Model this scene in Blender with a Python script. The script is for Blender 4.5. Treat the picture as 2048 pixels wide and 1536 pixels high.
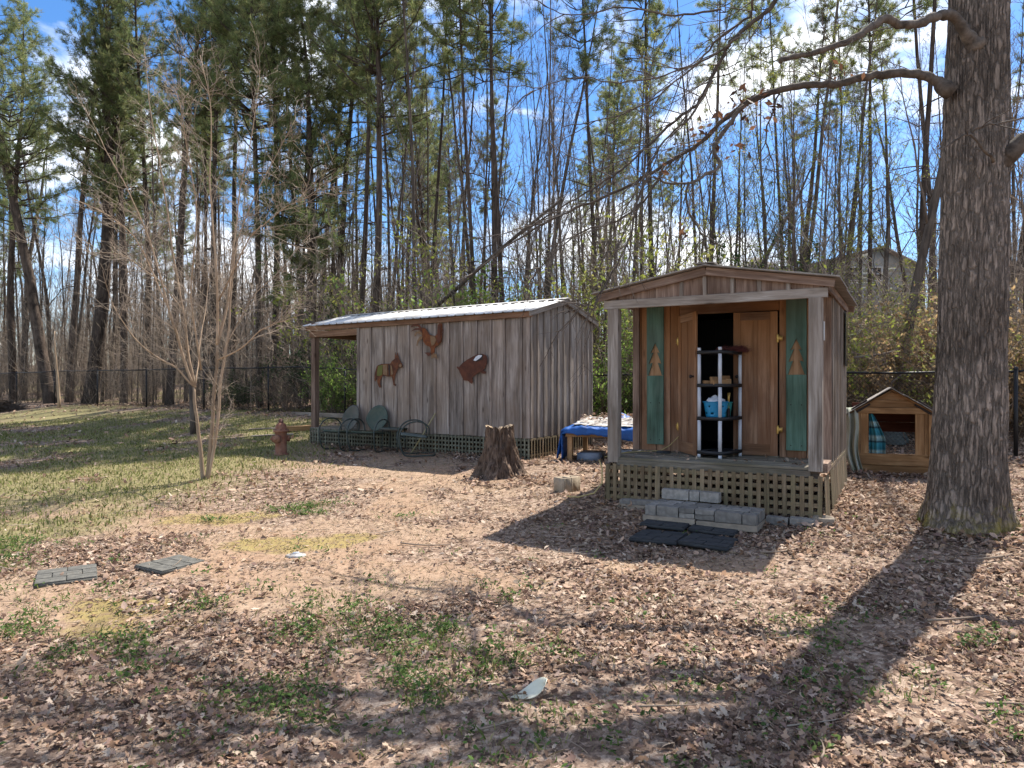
import bpy, bmesh, math, random
import numpy as np
from mathutils import Vector, Matrix, Euler
for o in list(bpy.data.objects):
    bpy.data.objects.remove(o, do_unlink=True)
SC = bpy.context.scene
COL = SC.collection
R = math.radians

# ------------------------------------------------------------------ camera
CAM_H = 1.4
FPX = 1365.0
cam_d = bpy.data.cameras.new('camera')
cam = bpy.data.objects.new('camera', cam_d); COL.objects.link(cam)
cam.location = (0, 0, CAM_H); cam.rotation_euler = (R(90), 0, 0)
cam_d.sensor_width = 36; cam_d.lens = 36 * FPX / 2048
cam_d.clip_start = 0.05; cam_d.clip_end = 2000
SC.camera = cam

# ------------------------------------------------------------------ world, sun, exposure
SUN_EL = R(56); SUN_AZ = math.atan2(0.70, 0.714)
world = bpy.data.worlds.new('World'); SC.world = world; world.use_nodes = True
nt = world.node_tree; nt.nodes.clear()
def wn(t, **k):
    n = nt.nodes.new(t)
    for a, b in k.items(): setattr(n, a, b)
    return n
sky = wn('ShaderNodeTexSky', sky_type='NISHITA', sun_disc=False, sun_elevation=SUN_EL, sun_rotation=SUN_AZ)
sky.air_density = 1.0; sky.dust_density = 0.3; sky.ozone_density = 3.0; sky.altitude = 300
hs = wn('ShaderNodeHueSaturation'); hs.inputs['Saturation'].default_value = 1.25; hs.inputs['Value'].default_value = 0.72; hs.inputs['Hue'].default_value = 0.504
tc = wn('ShaderNodeTexCoord')
mp = wn('ShaderNodeMapping'); mp.inputs['Scale'].default_value = (1, 1, 2.3); mp.inputs['Location'].default_value = (0.35, 0.1, 0.2)
no = wn('ShaderNodeTexNoise'); no.inputs['Scale'].default_value = 3.1; no.inputs['Detail'].default_value = 9; no.inputs['Roughness'].default_value = 0.56; no.inputs['Distortion'].default_value = 0.25
rp = wn('ShaderNodeValToRGB'); rp.color_ramp.elements[0].position = 0.485; rp.color_ramp.elements[1].position = 0.61
no2 = wn('ShaderNodeTexNoise'); no2.inputs['Scale'].default_value = 6.0; no2.inputs['Detail'].default_value = 5
rp2 = wn('ShaderNodeValToRGB'); rp2.color_ramp.elements[0].position = 0.3; rp2.color_ramp.elements[1].position = 0.7
rp2.color_ramp.elements[0].color = (4.0, 4.3, 4.8, 1); rp2.color_ramp.elements[1].color = (7.0, 7.1, 7.2, 1)
mx = wn('ShaderNodeMixRGB')
bg = wn('ShaderNodeBackground'); bg.inputs['Strength'].default_value = 0.125
wo = wn('ShaderNodeOutputWorld')
L = nt.links.new
L(sky.outputs[0], hs.inputs['Color']); L(tc.outputs['Generated'], mp.inputs['Vector'])
L(mp.outputs[0], no.inputs['Vector']); L(mp.outputs[0], no2.inputs['Vector'])
L(no.outputs['Fac'], rp.inputs[0]); L(no2.outputs['Fac'], rp2.inputs[0])
L(rp.outputs[0], mx.inputs[0]); L(hs.outputs[0], mx.inputs[1]); L(rp2.outputs[0], mx.inputs[2])
L(mx.outputs[0], bg.inputs['Color']); L(bg.outputs[0], wo.inputs['Surface'])

sd = bpy.data.lights.new('sun', 'SUN'); sd.energy = 4.3; sd.angle = R(0.53); sd.color = (1.0, 0.94, 0.85)
sun = bpy.data.objects.new('sun', sd); COL.objects.link(sun)
SUNV = Vector((math.sin(SUN_AZ) * math.cos(SUN_EL), math.cos(SUN_AZ) * math.cos(SUN_EL), math.sin(SUN_EL)))
sun.rotation_euler = SUNV.to_track_quat('Z', 'Y').to_euler()
sun.location = (20, 20, 40)
SC.view_settings.view_transform = 'Standard'; SC.view_settings.look = 'None'
SC.view_settings.exposure = 1.3; SC.view_settings.gamma = 1
SC.view_settings.use_curve_mapping = False

# ------------------------------------------------------------------ helpers
rng = np.random.default_rng(7)
random.seed(7)

def P(u, v, Y):
    """a point of the place seen at photo pixel (u, v) standing Y metres ahead"""
    return Vector(((u - 1024) / FPX * Y, Y, CAM_H - (v - 768) / FPX * Y))

def sm(x, a, b):
    t = np.clip((np.asarray(x, float) - a) / (b - a), 0, 1)
    return t * t * (3 - 2 * t)

def _h(ix, iy, s):
    n = (ix.astype(np.int64) * 374761393 + iy.astype(np.int64) * 668265263 + s * 974711) & 0x7fffffff
    n = ((n ^ (n >> 13)) * 1274126177) & 0x7fffffff
    return ((n ^ (n >> 16)) & 0xffff) / 65535.0
def vnoise(x, y, s=0):
    x = np.asarray(x, float); y = np.asarray(y, float)
    ix = np.floor(x); iy = np.floor(y); fx = x - ix; fy = y - iy
    fx = fx * fx * (3 - 2 * fx); fy = fy * fy * (3 - 2 * fy)
    a = _h(ix, iy, s); b = _h(ix + 1, iy, s); c = _h(ix, iy + 1, s); d = _h(ix + 1, iy + 1, s)
    return (a * (1 - fx) + b * fx) * (1 - fy) + (c * (1 - fx) + d * fx) * fy
def fbm(x, y, s=0, o=4):
    t = 0; a = 0.5; n = 0
    for i in range(o):
        t = t + a * vnoise(np.asarray(x) * 2 ** i, np.asarray(y) * 2 ** i, s + i * 17); n += a; a *= 0.5
    return t / n

FA = np.array([0.836, -0.549]); FB = np.array([0.549, 0.836])      # along / across the fence
def gz(x, y):
    x = np.asarray(x, float); y = np.asarray(y, float)
    w = x * FB[0] + y * FB[1]; s = x * FA[0] + y * FA[1]
    z = np.interp(w, [-60, -5, 0, 3, 6, 8, 10, 12, 14.4, 18, 30, 60, 120, 300], [-.9, -.5, -.42, -.33, -.19, -.08, 0.0, .03, .14, .3, 1.0, 4.2, 8.5, 15])
    z = z + 0.34 * sm(-s, 9, 19) * sm(w, 9.5, 14)
    ang = x / np.maximum(y, 1.0)
    hill = sm(ang, -0.15, 0.5) * sm(y, 8, 14)
    z = z + hill * np.interp(w, [14.6, 17, 30, 52, 90, 250], [0, .45, 2.5, 2.6, 2, 0])
    z = z + (fbm(x * .45, y * .45, 3) - .5) * 0.10 + (fbm(x * 1.7, y * 1.7, 9, 3) - .5) * 0.045
    return z
def gzf(x, y): return float(gz(x, y))

class MB:
    """collects vertices and faces; build() makes ONE mesh object"""
    def __init__(s): s.v = []; s.f = []; s.n = 0; s.c = []; s.mi = []
    def add(s, v, faces, col=None, mi=0):
        v = np.asarray(v, float).reshape(-1, 3); s.v.append(v)
        for fa in (faces if isinstance(faces, list) else [faces]):
            fa = np.asarray(fa, int); s.f.append(fa + s.n); s.mi.append(np.full(len(fa), mi))
        if col is not None:
            c = np.asarray(col, float)
            if c.ndim == 1: c = np.repeat(c[None], len(v), 0)
            s.c.append(c)
        s.n += len(v)
    def tube(s, pts, rad, sides=6, col=None, mi=0, cap=True):
        p = np.asarray(pts, float); n = len(p); r = np.broadcast_to(np.asarray(rad, float), (n,))
        t = np.gradient(p, axis=0); t /= np.linalg.norm(t, axis=1)[:, None] + 1e-9
        m = np.abs(t.mean(0)); ref = np.eye(3)[int(np.argmin(m))]
        a = np.cross(t, ref); a /= np.linalg.norm(a, axis=1)[:, None] + 1e-9; b = np.cross(t, a)
        th = np.arange(sides) * 2 * math.pi / sides
        ring = p[:, None] + r[:, None, None] * (np.cos(th)[None, :, None] * a[:, None] + np.sin(th)[None, :, None] * b[:, None])
        i = np.arange(n - 1)[:, None] * sides; j = np.arange(sides)[None]; k = (j + 1) % sides
        q = np.stack([i + j, i + k, i + sides + k, i + sides + j], -1).reshape(-1, 4)
        fs = [q]
        if cap and sides > 3:
            fs += [np.arange(sides)[None, ::-1], (np.arange(sides) + (n - 1) * sides)[None]]
        s.add(ring.reshape(-1, 3), fs, col, mi)
    def segs(s, A, B, ra, rb, sides=3, col=None, mi=0):
        A = np.asarray(A, float).reshape(-1, 3); B = np.asarray(B, float).reshape(-1, 3); N = len(A)
        if N == 0: return
        ra = np.broadcast_to(ra, (N,)); rb = np.broadcast_to(rb, (N,))
        t = B - A; t = t / (np.linalg.norm(t, axis=1)[:, None] + 1e-9)
        ref = np.where(np.abs(t[:, 2:3]) < .8, np.array([[0, 0, 1.]]), np.array([[1., 0, 0]]))
        a = np.cross(t, ref); a /= np.linalg.norm(a, axis=1)[:, None] + 1e-9; b = np.cross(t, a)
        th = np.arange(sides) * 2 * math.pi / sides
        o = np.cos(th)[None, :, None] * a[:, None] + np.sin(th)[None, :, None] * b[:, None]
        V = np.concatenate([A[:, None] + o * ra[:, None, None], B[:, None] + o * rb[:, None, None]], 1)
        j = np.arange(sides); k = (j + 1) % sides
        q = np.stack([j, k, k + sides, j + sides], -1)
        F = (np.arange(N)[:, None, None] * 2 * sides + q[None]).reshape(-1, 4)
        if col is not None and np.ndim(col) == 2: col = np.repeat(col, 2 * sides, 0)
        s.add(V.reshape(-1, 3), F, col, mi)
    def box(s, lo, hi, col=None, mi=0):
        (a, b, c), (d, e, f) = lo, hi
        v = [(a, b, c), (d, b, c), (d, e, c), (a, e, c), (a, b, f), (d, b, f), (d, e, f), (a, e, f)]
        s.add(v, np.array([(0, 3, 2, 1), (4, 5, 6, 7), (0, 1, 5, 4), (1, 2, 6, 5), (2, 3, 7, 6), (3, 0, 4, 7)]), col, mi)
    def lathe(s, prof, n=24, center=(0, 0, 0), M=None, col=None, mi=0):
        th = np.arange(n) * 2 * math.pi / n
        pr = np.asarray(prof, float)
        V = np.stack([pr[:, None, 0] * np.cos(th)[None], pr[:, None, 0] * np.sin(th)[None], np.repeat(pr[:, 1:2], n, 1)], -1).reshape(-1, 3)
        if M is not None: V = V @ np.array(M.to_3x3()).T + np.array(M.translation)
        V = V + np.array(center)
        i = np.arange(len(pr) - 1)[:, None] * n; j = np.arange(n)[None]; k = (j + 1) % n
        s.add(V, np.stack([i + j, i + k, i + n + k, i + n + j], -1).reshape(-1, 4), col, mi)
    def mesh(s, name, mats, smooth=False):
        me = bpy.data.meshes.new(name)
        V = np.concatenate(s.v); me.vertices.add(len(V)); me.vertices.foreach_set('co', V.ravel())
        lt = np.concatenate([np.full(len(f), f.shape[1]) for f in s.f]); li = np.concatenate([f.ravel() for f in s.f])
        me.loops.add(len(li)); me.loops.foreach_set('vertex_index', li.astype(np.int32))
        me.polygons.add(len(lt)); me.polygons.foreach_set('loop_start', np.concatenate([[0], np.cumsum(lt)[:-1]]).astype(np.int32))
        me.polygons.foreach_set('loop_total', lt.astype(np.int32))
        me.polygons.foreach_set('material_index', np.concatenate(s.mi).astype(np.int32))
        if smooth: me.polygons.foreach_set('use_smooth', np.ones(len(lt), bool))
        if s.c and sum(len(c) for c in s.c) == len(V):
            C = np.concatenate(s.c); C = np.concatenate([C[:, :3], np.ones((len(C), 1))], 1)
            at = me.color_attributes.new('tint', 'FLOAT_COLOR', 'POINT'); at.data.foreach_set('color', C.ravel().astype(np.float32))
        for m in (mats if isinstance(mats, (list, tuple)) else [mats]): me.materials.append(m)
        me.update(calc_edges=True)
        return me
    def build(s, name, mats, parent=None, smooth=False):
        return link(name, s.mesh(name, mats, smooth), parent)

def link(name, data, parent=None):
    o = bpy.data.objects.new(name, data); COL.objects.link(o)
    if parent is not None: o.parent = parent
    return o
def tag(o, label, cat, group=None):
    o['label'] = label; o['category'] = cat
    if group: o['group'] = group
    return o
def thing(name, label, cat, loc=(0, 0, 0), rz=0.0, group=None):
    o = link(name, None); o.location = loc; o.rotation_euler = (0, 0, rz); o.empty_display_size = .2
    return tag(o, label, cat, group)
def structure(o): o['kind'] = 'structure'; return o
def stuff(o): o['kind'] = 'stuff'; return o
def copy_tree(o, parent=None):
    c = o.copy(); COL.objects.link(c); c.parent = parent
    for ch in list(o.children): copy_tree(ch, c)
    return c

_pl = {}
def plank(parent, name, mat, c, size, axis='x', rot=(0, 0, 0), ch=0.004):
    """chamfered board; local X always runs along the grain"""
    dx, dy, dz = size
    if axis == 'x': Lg, W, T = dx, dy, dz; B = Matrix.Identity(3)
    elif axis == 'z': Lg, W, T = dz, dx, dy; B = Matrix(((0, 1, 0), (0, 0, 1), (1, 0, 0)))
    else: Lg, W, T = dy, dz, dx; B = Matrix(((0, 0, 1), (1, 0, 0), (0, 1, 0)))
    key = (round(Lg, 3), round(W, 3), round(T, 3), mat.name, ch)
    me = _pl.get(key)
    if me is None:
        w, t, l = W / 2, T / 2, Lg / 2; k = min(ch, w * .45, t * .45)
        cs = [(-w + k, -t), (w - k, -t), (w, -t + k), (w, t - k), (w - k, t), (-w + k, t), (-w, t - k), (-w, -t + k)]
        v = [(-l, a, b) for a, b in cs] + [(l, a, b) for a, b in cs]
        f = [(i, i + 8, (i + 1) % 8 + 8, (i + 1) % 8) for i in range(8)] + [tuple(range(8)), tuple(range(15, 7, -1))]
        me = bpy.data.meshes.new(name); me.from_pydata(v, [], f); me.materials.append(mat); me.update(); _pl[key] = me
    o = link(name, me, parent)
    M = Euler(rot).to_matrix() @ B
    o.matrix_basis = Matrix.Translation(c) @ M.to_4x4()
    return o
def prism(parent, name, mat, poly, thick, M):
    """polygon (grain, across) extruded; M places local (x=grain, y=across, z=thickness)"""
    n = len(poly); v = [(a, b, -thick / 2) for a, b in poly] + [(a, b, thick / 2) for a, b in poly]
    f = [tuple(range(n - 1, -1, -1)), tuple(range(n, 2 * n))] + [(i, (i + 1) % n, (i + 1) % n + n, i + n) for i in range(n)]
    bm = bmesh.new(); bv = [bm.verts.new(q) for q in v]
    for q in f: bm.faces.new([bv[i] for i in q])
    bmesh.ops.recalc_face_normals(bm, faces=bm.faces)
    bmesh.ops.triangulate(bm, faces=[q for q in bm.faces if len(q.verts) > 4])
    me = bpy.data.meshes.new(name); bm.to_mesh(me); bm.free(); me.materials.append(mat)
    o = link(name, me, parent); o.matrix_basis = M
    return o
def axes(o, x, y, z):
    m = Matrix((x, y, z)).transposed().to_4x4(); m.translation = Vector(o); return m

# ------------------------------------------------------------------ materials
def newmat(name):
    m = bpy.data.materials.new(name); m.use_nodes = True; m.node_tree.nodes.clear(); return m, m.node_tree
class N:
    def __init__(s, nt): s.t = nt
    def __call__(s, typ, ins=None, **k):
        n = s.t.nodes.new(typ)
        for a, b in k.items(): setattr(n, a, b)
        for a, b in (ins or {}).items():
            if hasattr(b, 'is_output'): s.t.links.new(b, n.inputs[a])
            else: n.inputs[a].default_value = b
        return n
    def ramp(s, fac, stops):
        n = s.t.nodes.new('ShaderNodeValToRGB'); e = n.color_ramp.elements
        while len(e) < len(stops): e.new(0.5)
        for i, (p, c) in enumerate(stops):
            e[i].position = p; e[i].color = (c, c, c, 1) if not hasattr(c, '__len__') else (*c[:3], 1)
        s.t.links.new(fac, n.inputs[0]); return n.outputs[0]
    def mix(s, fac, a, b, mode='MIX'):
        n = s.t.nodes.new('ShaderNodeMixRGB'); n.blend_type = mode
        for i, q in ((0, fac), (1, a), (2, b)):
            if hasattr(q, 'is_output'): s.t.links.new(q, n.inputs[i])
            elif i == 0: n.inputs[0].default_value = q
            else: n.inputs[i].default_value = (*q[:3], 1)
        return n.outputs[0]
    def math(s, op, a, b=0.0, c=0.0):
        n = s.t.nodes.new('ShaderNodeMath'); n.operation = op
        for i, q in enumerate((a, b, c)):
            if hasattr(q, 'is_output'): s.t.links.new(q, n.inputs[i])
            else: n.inputs[i].default_value = q
        return n.outputs[0]
    def out(s, col, rough=.8, bump=None, bs=.3, bd=.01, metal=0, spec=.3, trans=0.0, **k):
        p = s.t.nodes.new('ShaderNodeBsdfPrincipled')
        for nm, q in (('Base Color', col), ('Roughness', rough), ('Metallic', metal)):
            if hasattr(q, 'is_output'): s.t.links.new(q, p.inputs[nm])
            else: p.inputs[nm].default_value = (*q[:3], 1) if nm == 'Base Color' else q
        p.inputs['Specular IOR Level'].default_value = spec
        if bump is not None:
            b = s.t.nodes.new('ShaderNodeBump'); b.inputs['Strength'].default_value = bs; b.inputs['Distance'].default_value = bd
            s.t.links.new(bump, b.inputs['Height']); s.t.links.new(b.outputs[0], p.inputs['Normal'])
        o = s.t.nodes.new('ShaderNodeOutputMaterial'); sh = p.outputs[0]
        if trans:
            tr = s.t.nodes.new('ShaderNodeBsdfTranslucent')
            if hasattr(col, 'is_output'): s.t.links.new(col, tr.inputs[0])
            else: tr.inputs[0].default_value = (*col[:3], 1)
            m = s.t.nodes.new('ShaderNodeMixShader'); m.inputs[0].default_value = trans
            s.t.links.new(sh, m.inputs[1]); s.t.links.new(tr.outputs[0], m.inputs[2]); sh = m.outputs[0]
        s.t.links.new(sh, o.inputs[0])

def wood(name, dark, mid, light, stain=None, stain_amt=.5, vary=.25, rough=.85, scale=1.0, knots=True, end=None):
    """weathered board: grain along local X, own offset for every board"""
    m, t = newmat(name); n = N(t)
    tcn = n('ShaderNodeTexCoord'); oi = n('ShaderNodeObjectInfo')
    off = n.math('MULTIPLY', oi.outputs['Random'], 61.0)
    cb = n('ShaderNodeCombineXYZ', {0: off, 1: off, 2: off})
    ad = n('ShaderNodeVectorMath', {0: tcn.outputs['Object'], 1: cb.outputs[0]}, operation='ADD')
    wv = n('ShaderNodeTexNoise', {'Vector': ad.outputs[0], 'Scale': 2.2, 'Detail': 2})
    mpp = n('ShaderNodeMapping', {'Vector': ad.outputs[0], 'Scale': (1.3 * scale, 26 * scale, 26 * scale)})
    wad = n('ShaderNodeVectorMath', {0: mpp.outputs[0], 1: n.mix(1.0, wv.outputs['Color'], (1.6, 1.6, 1.6), 'MULTIPLY')}, operation='ADD')
    g1 = n('ShaderNodeTexNoise', {'Vector': wad.outputs[0], 'Scale': 1.0, 'Detail': 6, 'Roughness': .62})
    mp2 = n('ShaderNodeMapping', {'Vector': ad.outputs[0], 'Scale': (2.5, 110, 110)})
    g2 = n('ShaderNodeTexNoise', {'Vector': mp2.outputs[0], 'Scale': 1.0, 'Detail': 3})
    g = n.mix(.35, g1.outputs['Fac'], g2.outputs['Fac'])
    col = n.ramp(g, [(.30, dark), (.47, mid), (.62, light)])
    big = n('ShaderNodeTexNoise', {'Vector': n('ShaderNodeMapping', {'Vector': ad.outputs[0], 'Scale': (1.1, 5, 5)}).outputs[0], 'Scale': 1.0, 'Detail': 4})
    col = n.mix(n.ramp(big.outputs['Fac'], [(.36, .85), (.60, 0)]), col, n.mix(1, col, (.50, .46, .43), 'MULTIPLY'))
    if stain is not None:
        st = n('ShaderNodeTexNoise', {'Vector': ad.outputs[0], 'Scale': 1.7, 'Detail': 3})
        f = n.math('MULTIPLY', n.ramp(st.outputs['Fac'], [(.42, 0), (.62, 1)]), stain_amt)
        col = n.mix(f, col, stain)
    if end is not None:      # painted bounce glow plus sheltered colour at the board's top, lower part greyed
        sx = n('ShaderNodeSeparateXYZ', {0: tcn.outputs['Object']})
        e = n.math('ADD', sx.outputs[0], n.math('MULTIPLY', big.outputs['Fac'], .9))
        col = n.mix(n.ramp(e, [(.3, 0), (1.3, 1)]), col, n.mix(.65, col, n.mix(g, (.15, .07, .03), end)))
    if knots:
        vo = n('ShaderNodeTexVoronoi', {'Vector': n('ShaderNodeMapping', {'Vector': ad.outputs[0], 'Scale': (1.6, 5.0, 5.0)}).outputs[0], 'Scale': 1.0})
        k = n.ramp(vo.outputs['Distance'], [(.05, .8), (.13, 0)])
        col = n.mix(k, col, n.mix(1, col, (.25, .2, .17), 'MULTIPLY'))
    v = n('ShaderNodeHueSaturation', {'Color': col, 'Value': n.math('ADD', 1 - vary, n.math('MULTIPLY', oi.outputs['Random'], 2 * vary))})
    n.out(v.outputs[0], rough, g, .45, .006, spec=.2)
    return m
def simple(name, col, rough=.6, metal=0, nscale=8, namt=.3, bump=.0, col2=None, spec=.35, trans=0, vary=0, stretch=None):
    m, t = newmat(name); n = N(t)
    tcn = n('ShaderNodeTexCoord'); vec = tcn.outputs['Object']
    if stretch: vec = n('ShaderNodeMapping', {'Vector': vec, 'Scale': stretch}).outputs[0]
    a = n('ShaderNodeTexNoise', {'Vector': vec, 'Scale': nscale, 'Detail': 6, 'Roughness': .6})
    c2 = col2 or tuple(q * .45 for q in col)
    c = n.mix(n.ramp(a.outputs['Fac'], [(.40, namt if not col2 else 1), (.62, 0)]), col, c2)
    if vary:
        oi = n('ShaderNodeObjectInfo')
        c = n('ShaderNodeHueSaturation', {'Color': c, 'Value': n.math('ADD', 1 - vary, n.math('MULTIPLY', oi.outputs['Random'], 2 * vary))}).outputs[0]
    n.out(c, rough, a.outputs['Fac'] if bump else None, bump, .01, metal, spec, trans)
    return m
def bark(name, dark, light, sx=14, sz=1.6, bd=.02, moss=None, blotch=True, plates=0):
    m, t = newmat(name); n = N(t); tcn = n('ShaderNodeTexCoord'); oi = n('ShaderNodeObjectInfo')
    cb = n('ShaderNodeCombineXYZ', {2: n.math('MULTIPLY', oi.outputs['Random'], 40.0)})
    ad = n('ShaderNodeVectorMath', {0: tcn.outputs['Object'], 1: cb.outputs[0]}, operation='ADD')
    mpp = n('ShaderNodeMapping', {'Vector': ad.outputs[0], 'Scale': (sx, sx, sz)})
    a = n('ShaderNodeTexNoise', {'Vector': mpp.outputs[0], 'Scale': 1.0, 'Detail': 8, 'Roughness': .66, 'Distortion': .3})
    c = n.ramp(a.outputs['Fac'], [(.33, dark), (.66, light)])
    hgt = a.outputs['Fac']
    if plates:
        wob = n.mix(1.0, n('ShaderNodeTexNoise', {'Vector': ad.outputs[0], 'Scale': 9.0, 'Detail': 4}).outputs['Color'], (1.4, 1.4, 1.4), 'MULTIPLY')
        pm = n('ShaderNodeVectorMath', {0: n('ShaderNodeMapping', {'Vector': ad.outputs[0], 'Scale': (plates, plates, plates * .17)}).outputs[0], 1: wob}, operation='ADD')
        pv_ = n('ShaderNodeTexVoronoi', {'Vector': pm.outputs[0], 'Scale': 1.0}, feature='DISTANCE_TO_EDGE')
        fis = n.ramp(pv_.outputs['Distance'], [(.02, 0), (.22, 1)])
        c = n.mix(fis, n.mix(.3, dark, c), n.mix(1, c, (1.15, 1.12, 1.1), 'MULTIPLY')); hgt = n.mix(.35, fis, a.outputs['Fac'])
    if blotch:
        b = n('ShaderNodeTexNoise', {'Vector': ad.outputs[0], 'Scale': 1.6, 'Detail': 4})
        c = n.mix(n.ramp(b.outputs['Fac'], [(.45, 0), (.65, .6)]), c, n.mix(1, c, (.5, .48, .46), 'MULTIPLY'))
    if moss:
        sx_ = n('ShaderNodeSeparateXYZ', {0: tcn.outputs['Object']})
        b2 = n('ShaderNodeTexNoise', {'Vector': tcn.outputs['Object'], 'Scale': 7, 'Detail': 6, 'Roughness': .7})
        e = n.math('SUBTRACT', b2.outputs['Fac'], n.math('MULTIPLY', sx_.outputs[2], .7))
        c = n.mix(n.ramp(e, [(.36, 0), (.58, .75)]), c, moss)
    v = n('ShaderNodeHueSaturation', {'Color': c, 'Value': n.math('ADD', .8, n.math('MULTIPLY', oi.outputs['Random'], .4))})
    n.out(v.outputs[0], .9, hgt, .8, bd, spec=.15)
    return m
def tinted(name, trans=.3, rough=.7, spec=.2, vary=.0):
    m, t = newmat(name); n = N(t)
    a = n('ShaderNodeAttribute', attribute_name='tint'); c = a.outputs['Color']
    if vary:
        oi = n('ShaderNodeObjectInfo')
        c = n('ShaderNodeHueSaturation', {'Color': c, 'Value': n.math('ADD', 1 - vary, n.math('MULTIPLY', oi.outputs['Random'], 2 * vary))}).outputs[0]
    n.out(c, rough, spec=spec, trans=trans)
    return m

M = {}
M['grey_wood'] = wood('weathered_grey_wood', (.092, .075, .064), (.25, .212, .185), (.41, .36, .32), stain=(.22, .165, .125), stain_amt=.5, vary=.22)
M['grey_side'] = wood('weathered_side_wood', (.10, .085, .07), (.25, .212, .178), (.39, .34, .29), stain=(.24, .18, .13), stain_amt=.45, vary=.2)
M['warm_wood'] = wood('sheltered_brown_wood', (.085, .046, .028), (.225, .13, .08), (.34, .215, .14), stain=(.16, .072, .035), stain_amt=.6, vary=.16, end=(.36, .165, .06))
M['pink_wood'] = wood('faded_brown_wood', (.09, .06, .045), (.225, .152, .115), (.34, .25, .195), vary=.2)
M['post_wood'] = wood('silver_post_wood', (.11, .09, .075), (.27, .235, .20), (.44, .40, .36), stain=(.24, .19, .15), stain_amt=.4, vary=.1)
M['fascia'] = wood('brown_fascia_wood', (.12, .065, .038), (.22, .125, .078), (.31, .195, .125), vary=.12, knots=False)
M['lattice_tan'] = wood('tan_lattice_wood', (.10, .07, .042), (.22, .16, .098), (.33, .255, .17), stain=(.14, .12, .068), stain_amt=.7, vary=.22, knots=False)
M['lattice_green'] = wood('green_grey_lattice_wood', (.07, .075, .052), (.145, .145, .105), (.215, .21, .155), vary=.14, knots=False)
M['deck'] = wood('mossy_deck_wood', (.085, .072, .056), (.20, .175, .14), (.32, .285, .235), stain=(.10, .09, .055), stain_amt=.6, vary=.25)
M['yellow_wood'] = wood('raw_yellow_wood', (.15, .082, .036), (.335, .2, .095), (.46, .30, .16), stain=(.17, .09, .04), stain_amt=.7, vary=.16)
M['cut_wood'] = wood('tan_backing_wood', (.24, .135, .068), (.34, .20, .105), (.42, .26, .15), vary=.05, knots=False)
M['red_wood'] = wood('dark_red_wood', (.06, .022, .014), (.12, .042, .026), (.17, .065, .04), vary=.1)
M['teal'] = wood('green_painted_wood', (.05, .09, .068), (.085, .155, .118), (.12, .205, .162), stain=(.13, .17, .135), stain_amt=.5, vary=.06, knots=False)
M['roofing'] = simple('galvanised_roofing', (.62, .62, .61), .5, .25, 3, .35, 0, col2=(.42, .40, .37))
M['tarpaper'] = simple('worn_roof_shingle', (.16, .145, .13), .95, 0, 9, .5, .6, col2=(.26, .235, .21))
M['rust'] = simple('rusted_sheet_steel', (.17, .062, .026), .85, .2, 7, .5, .3, col2=(.075, .03, .018))
M['rust_orange'] = simple('orange_rust', (.20, .064, .02), .85, .2, 14, .5, .3, col2=(.12, .042, .018))
M['rust_red'] = simple('red_brown_rust', (.125, .042, .022), .8, .2, 6, .5, .2, col2=(.07, .026, .016))
M['rust_tan'] = simple('tan_worn_steel', (.21, .14, .08), .8, .1, 10, .5, .2, col2=(.18, .10, .05))
M['olive_paint'] = simple('olive_paint', (.11, .11, .02), .7, 0, 8, .3)
M['white_paint'] = simple('chipped_white_paint', (.62, .65, .70), .6, 0, 12, .35)
M['dark_steel'] = simple('dark_steel', (.03, .022, .02), .6, .4)
M['black_metal'] = simple('black_coated_metal', (.012, .012, .013), .45, .2)
M['chair_green'] = simple('faded_green_enamel', (.035, .062, .048), .55, .1, 9, .4, 0, col2=(.065, .08, .06))
M['chair_dull'] = simple('dull_green_enamel', (.045, .055, .042), .55, .1, 6, .4, 0, col2=(.085, .075, .06))
M['chair_grey'] = simple('chalky_green_grey_enamel', (.15, .17, .155), .6, .1, 12, .4, 0, col2=(.07, .10, .09))
M['chair_tube'] = simple('grey_green_tube', (.06, .075, .068), .5, .3, 20, .4)
M['hydrant'] = simple('faded_red_iron', (.19, .072, .045), .8, 0, 9, .5, .3, col2=(.24, .125, .08))
M['hydrant_dark'] = simple('dark_red_iron', (.09, .035, .028), .75, 0, 9, .4)
M['concrete'] = simple('tan_concrete_block', (.34, .275, .20), .95, 0, 30, .35, .5)
M['paver'] = simple('grey_concrete_paver', (.26, .24, .215), .95, 0, 16, .6, .6, vary=.32)
M['paver_tan'] = simple('tan_concrete_paver', (.30, .25, .195), .95, 0, 14, .4, .5, vary=.15)
M['rubber'] = simple('black_rubber_tile', (.022, .024, .027), .75, 0, 12, .4, .4, col2=(.04, .042, .045))
M['rubber_grey'] = simple('dusty_rubber_tile', (.115, .11, .095), .85, 0, 14, .4, .4, col2=(.07, .068, .06))
M['shelf_post'] = simple('grey_white_plastic', (.52, .54, .58), .45, 0, 5, .15)
M['shelf_black'] = simple('black_plastic', (.018, .018, .02), .5)
M['blue_plastic'] = simple('blue_plastic', (.015, .22, .42), .4, 0, 4, .15)
M['teal_plastic'] = simple('teal_plastic', (.02, .20, .19), .4, 0, 4, .15)
M['cloth_white'] = simple('white_rags', (.60, .62, .66), .9, 0, 9, .3)
M['brass'] = simple('brass_hinge', (.55, .36, .11), .45, .7, 20, .4)
M['pine_twig'] = simple('dry_red_needles', (.13, .035, .03), .9, 0, 20, .4)
M['tarp'] = simple('blue_tarp', (.015, .11, .40), .5, 0, 5, .6, 0, trans=.1)
M['tarp_pale'] = simple('pale_tarp', (.42, .50, .62), .5, 0, 5, .3, 0, trans=.15)
M['slate'] = simple('dirty_grey_sheet', (.46, .45, .43), .7, 0, 7, .6, .3, col2=(.19, .16, .14))
M['cord'] = simple('yellow_cord', (.42, .33, .14), .6)
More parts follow.
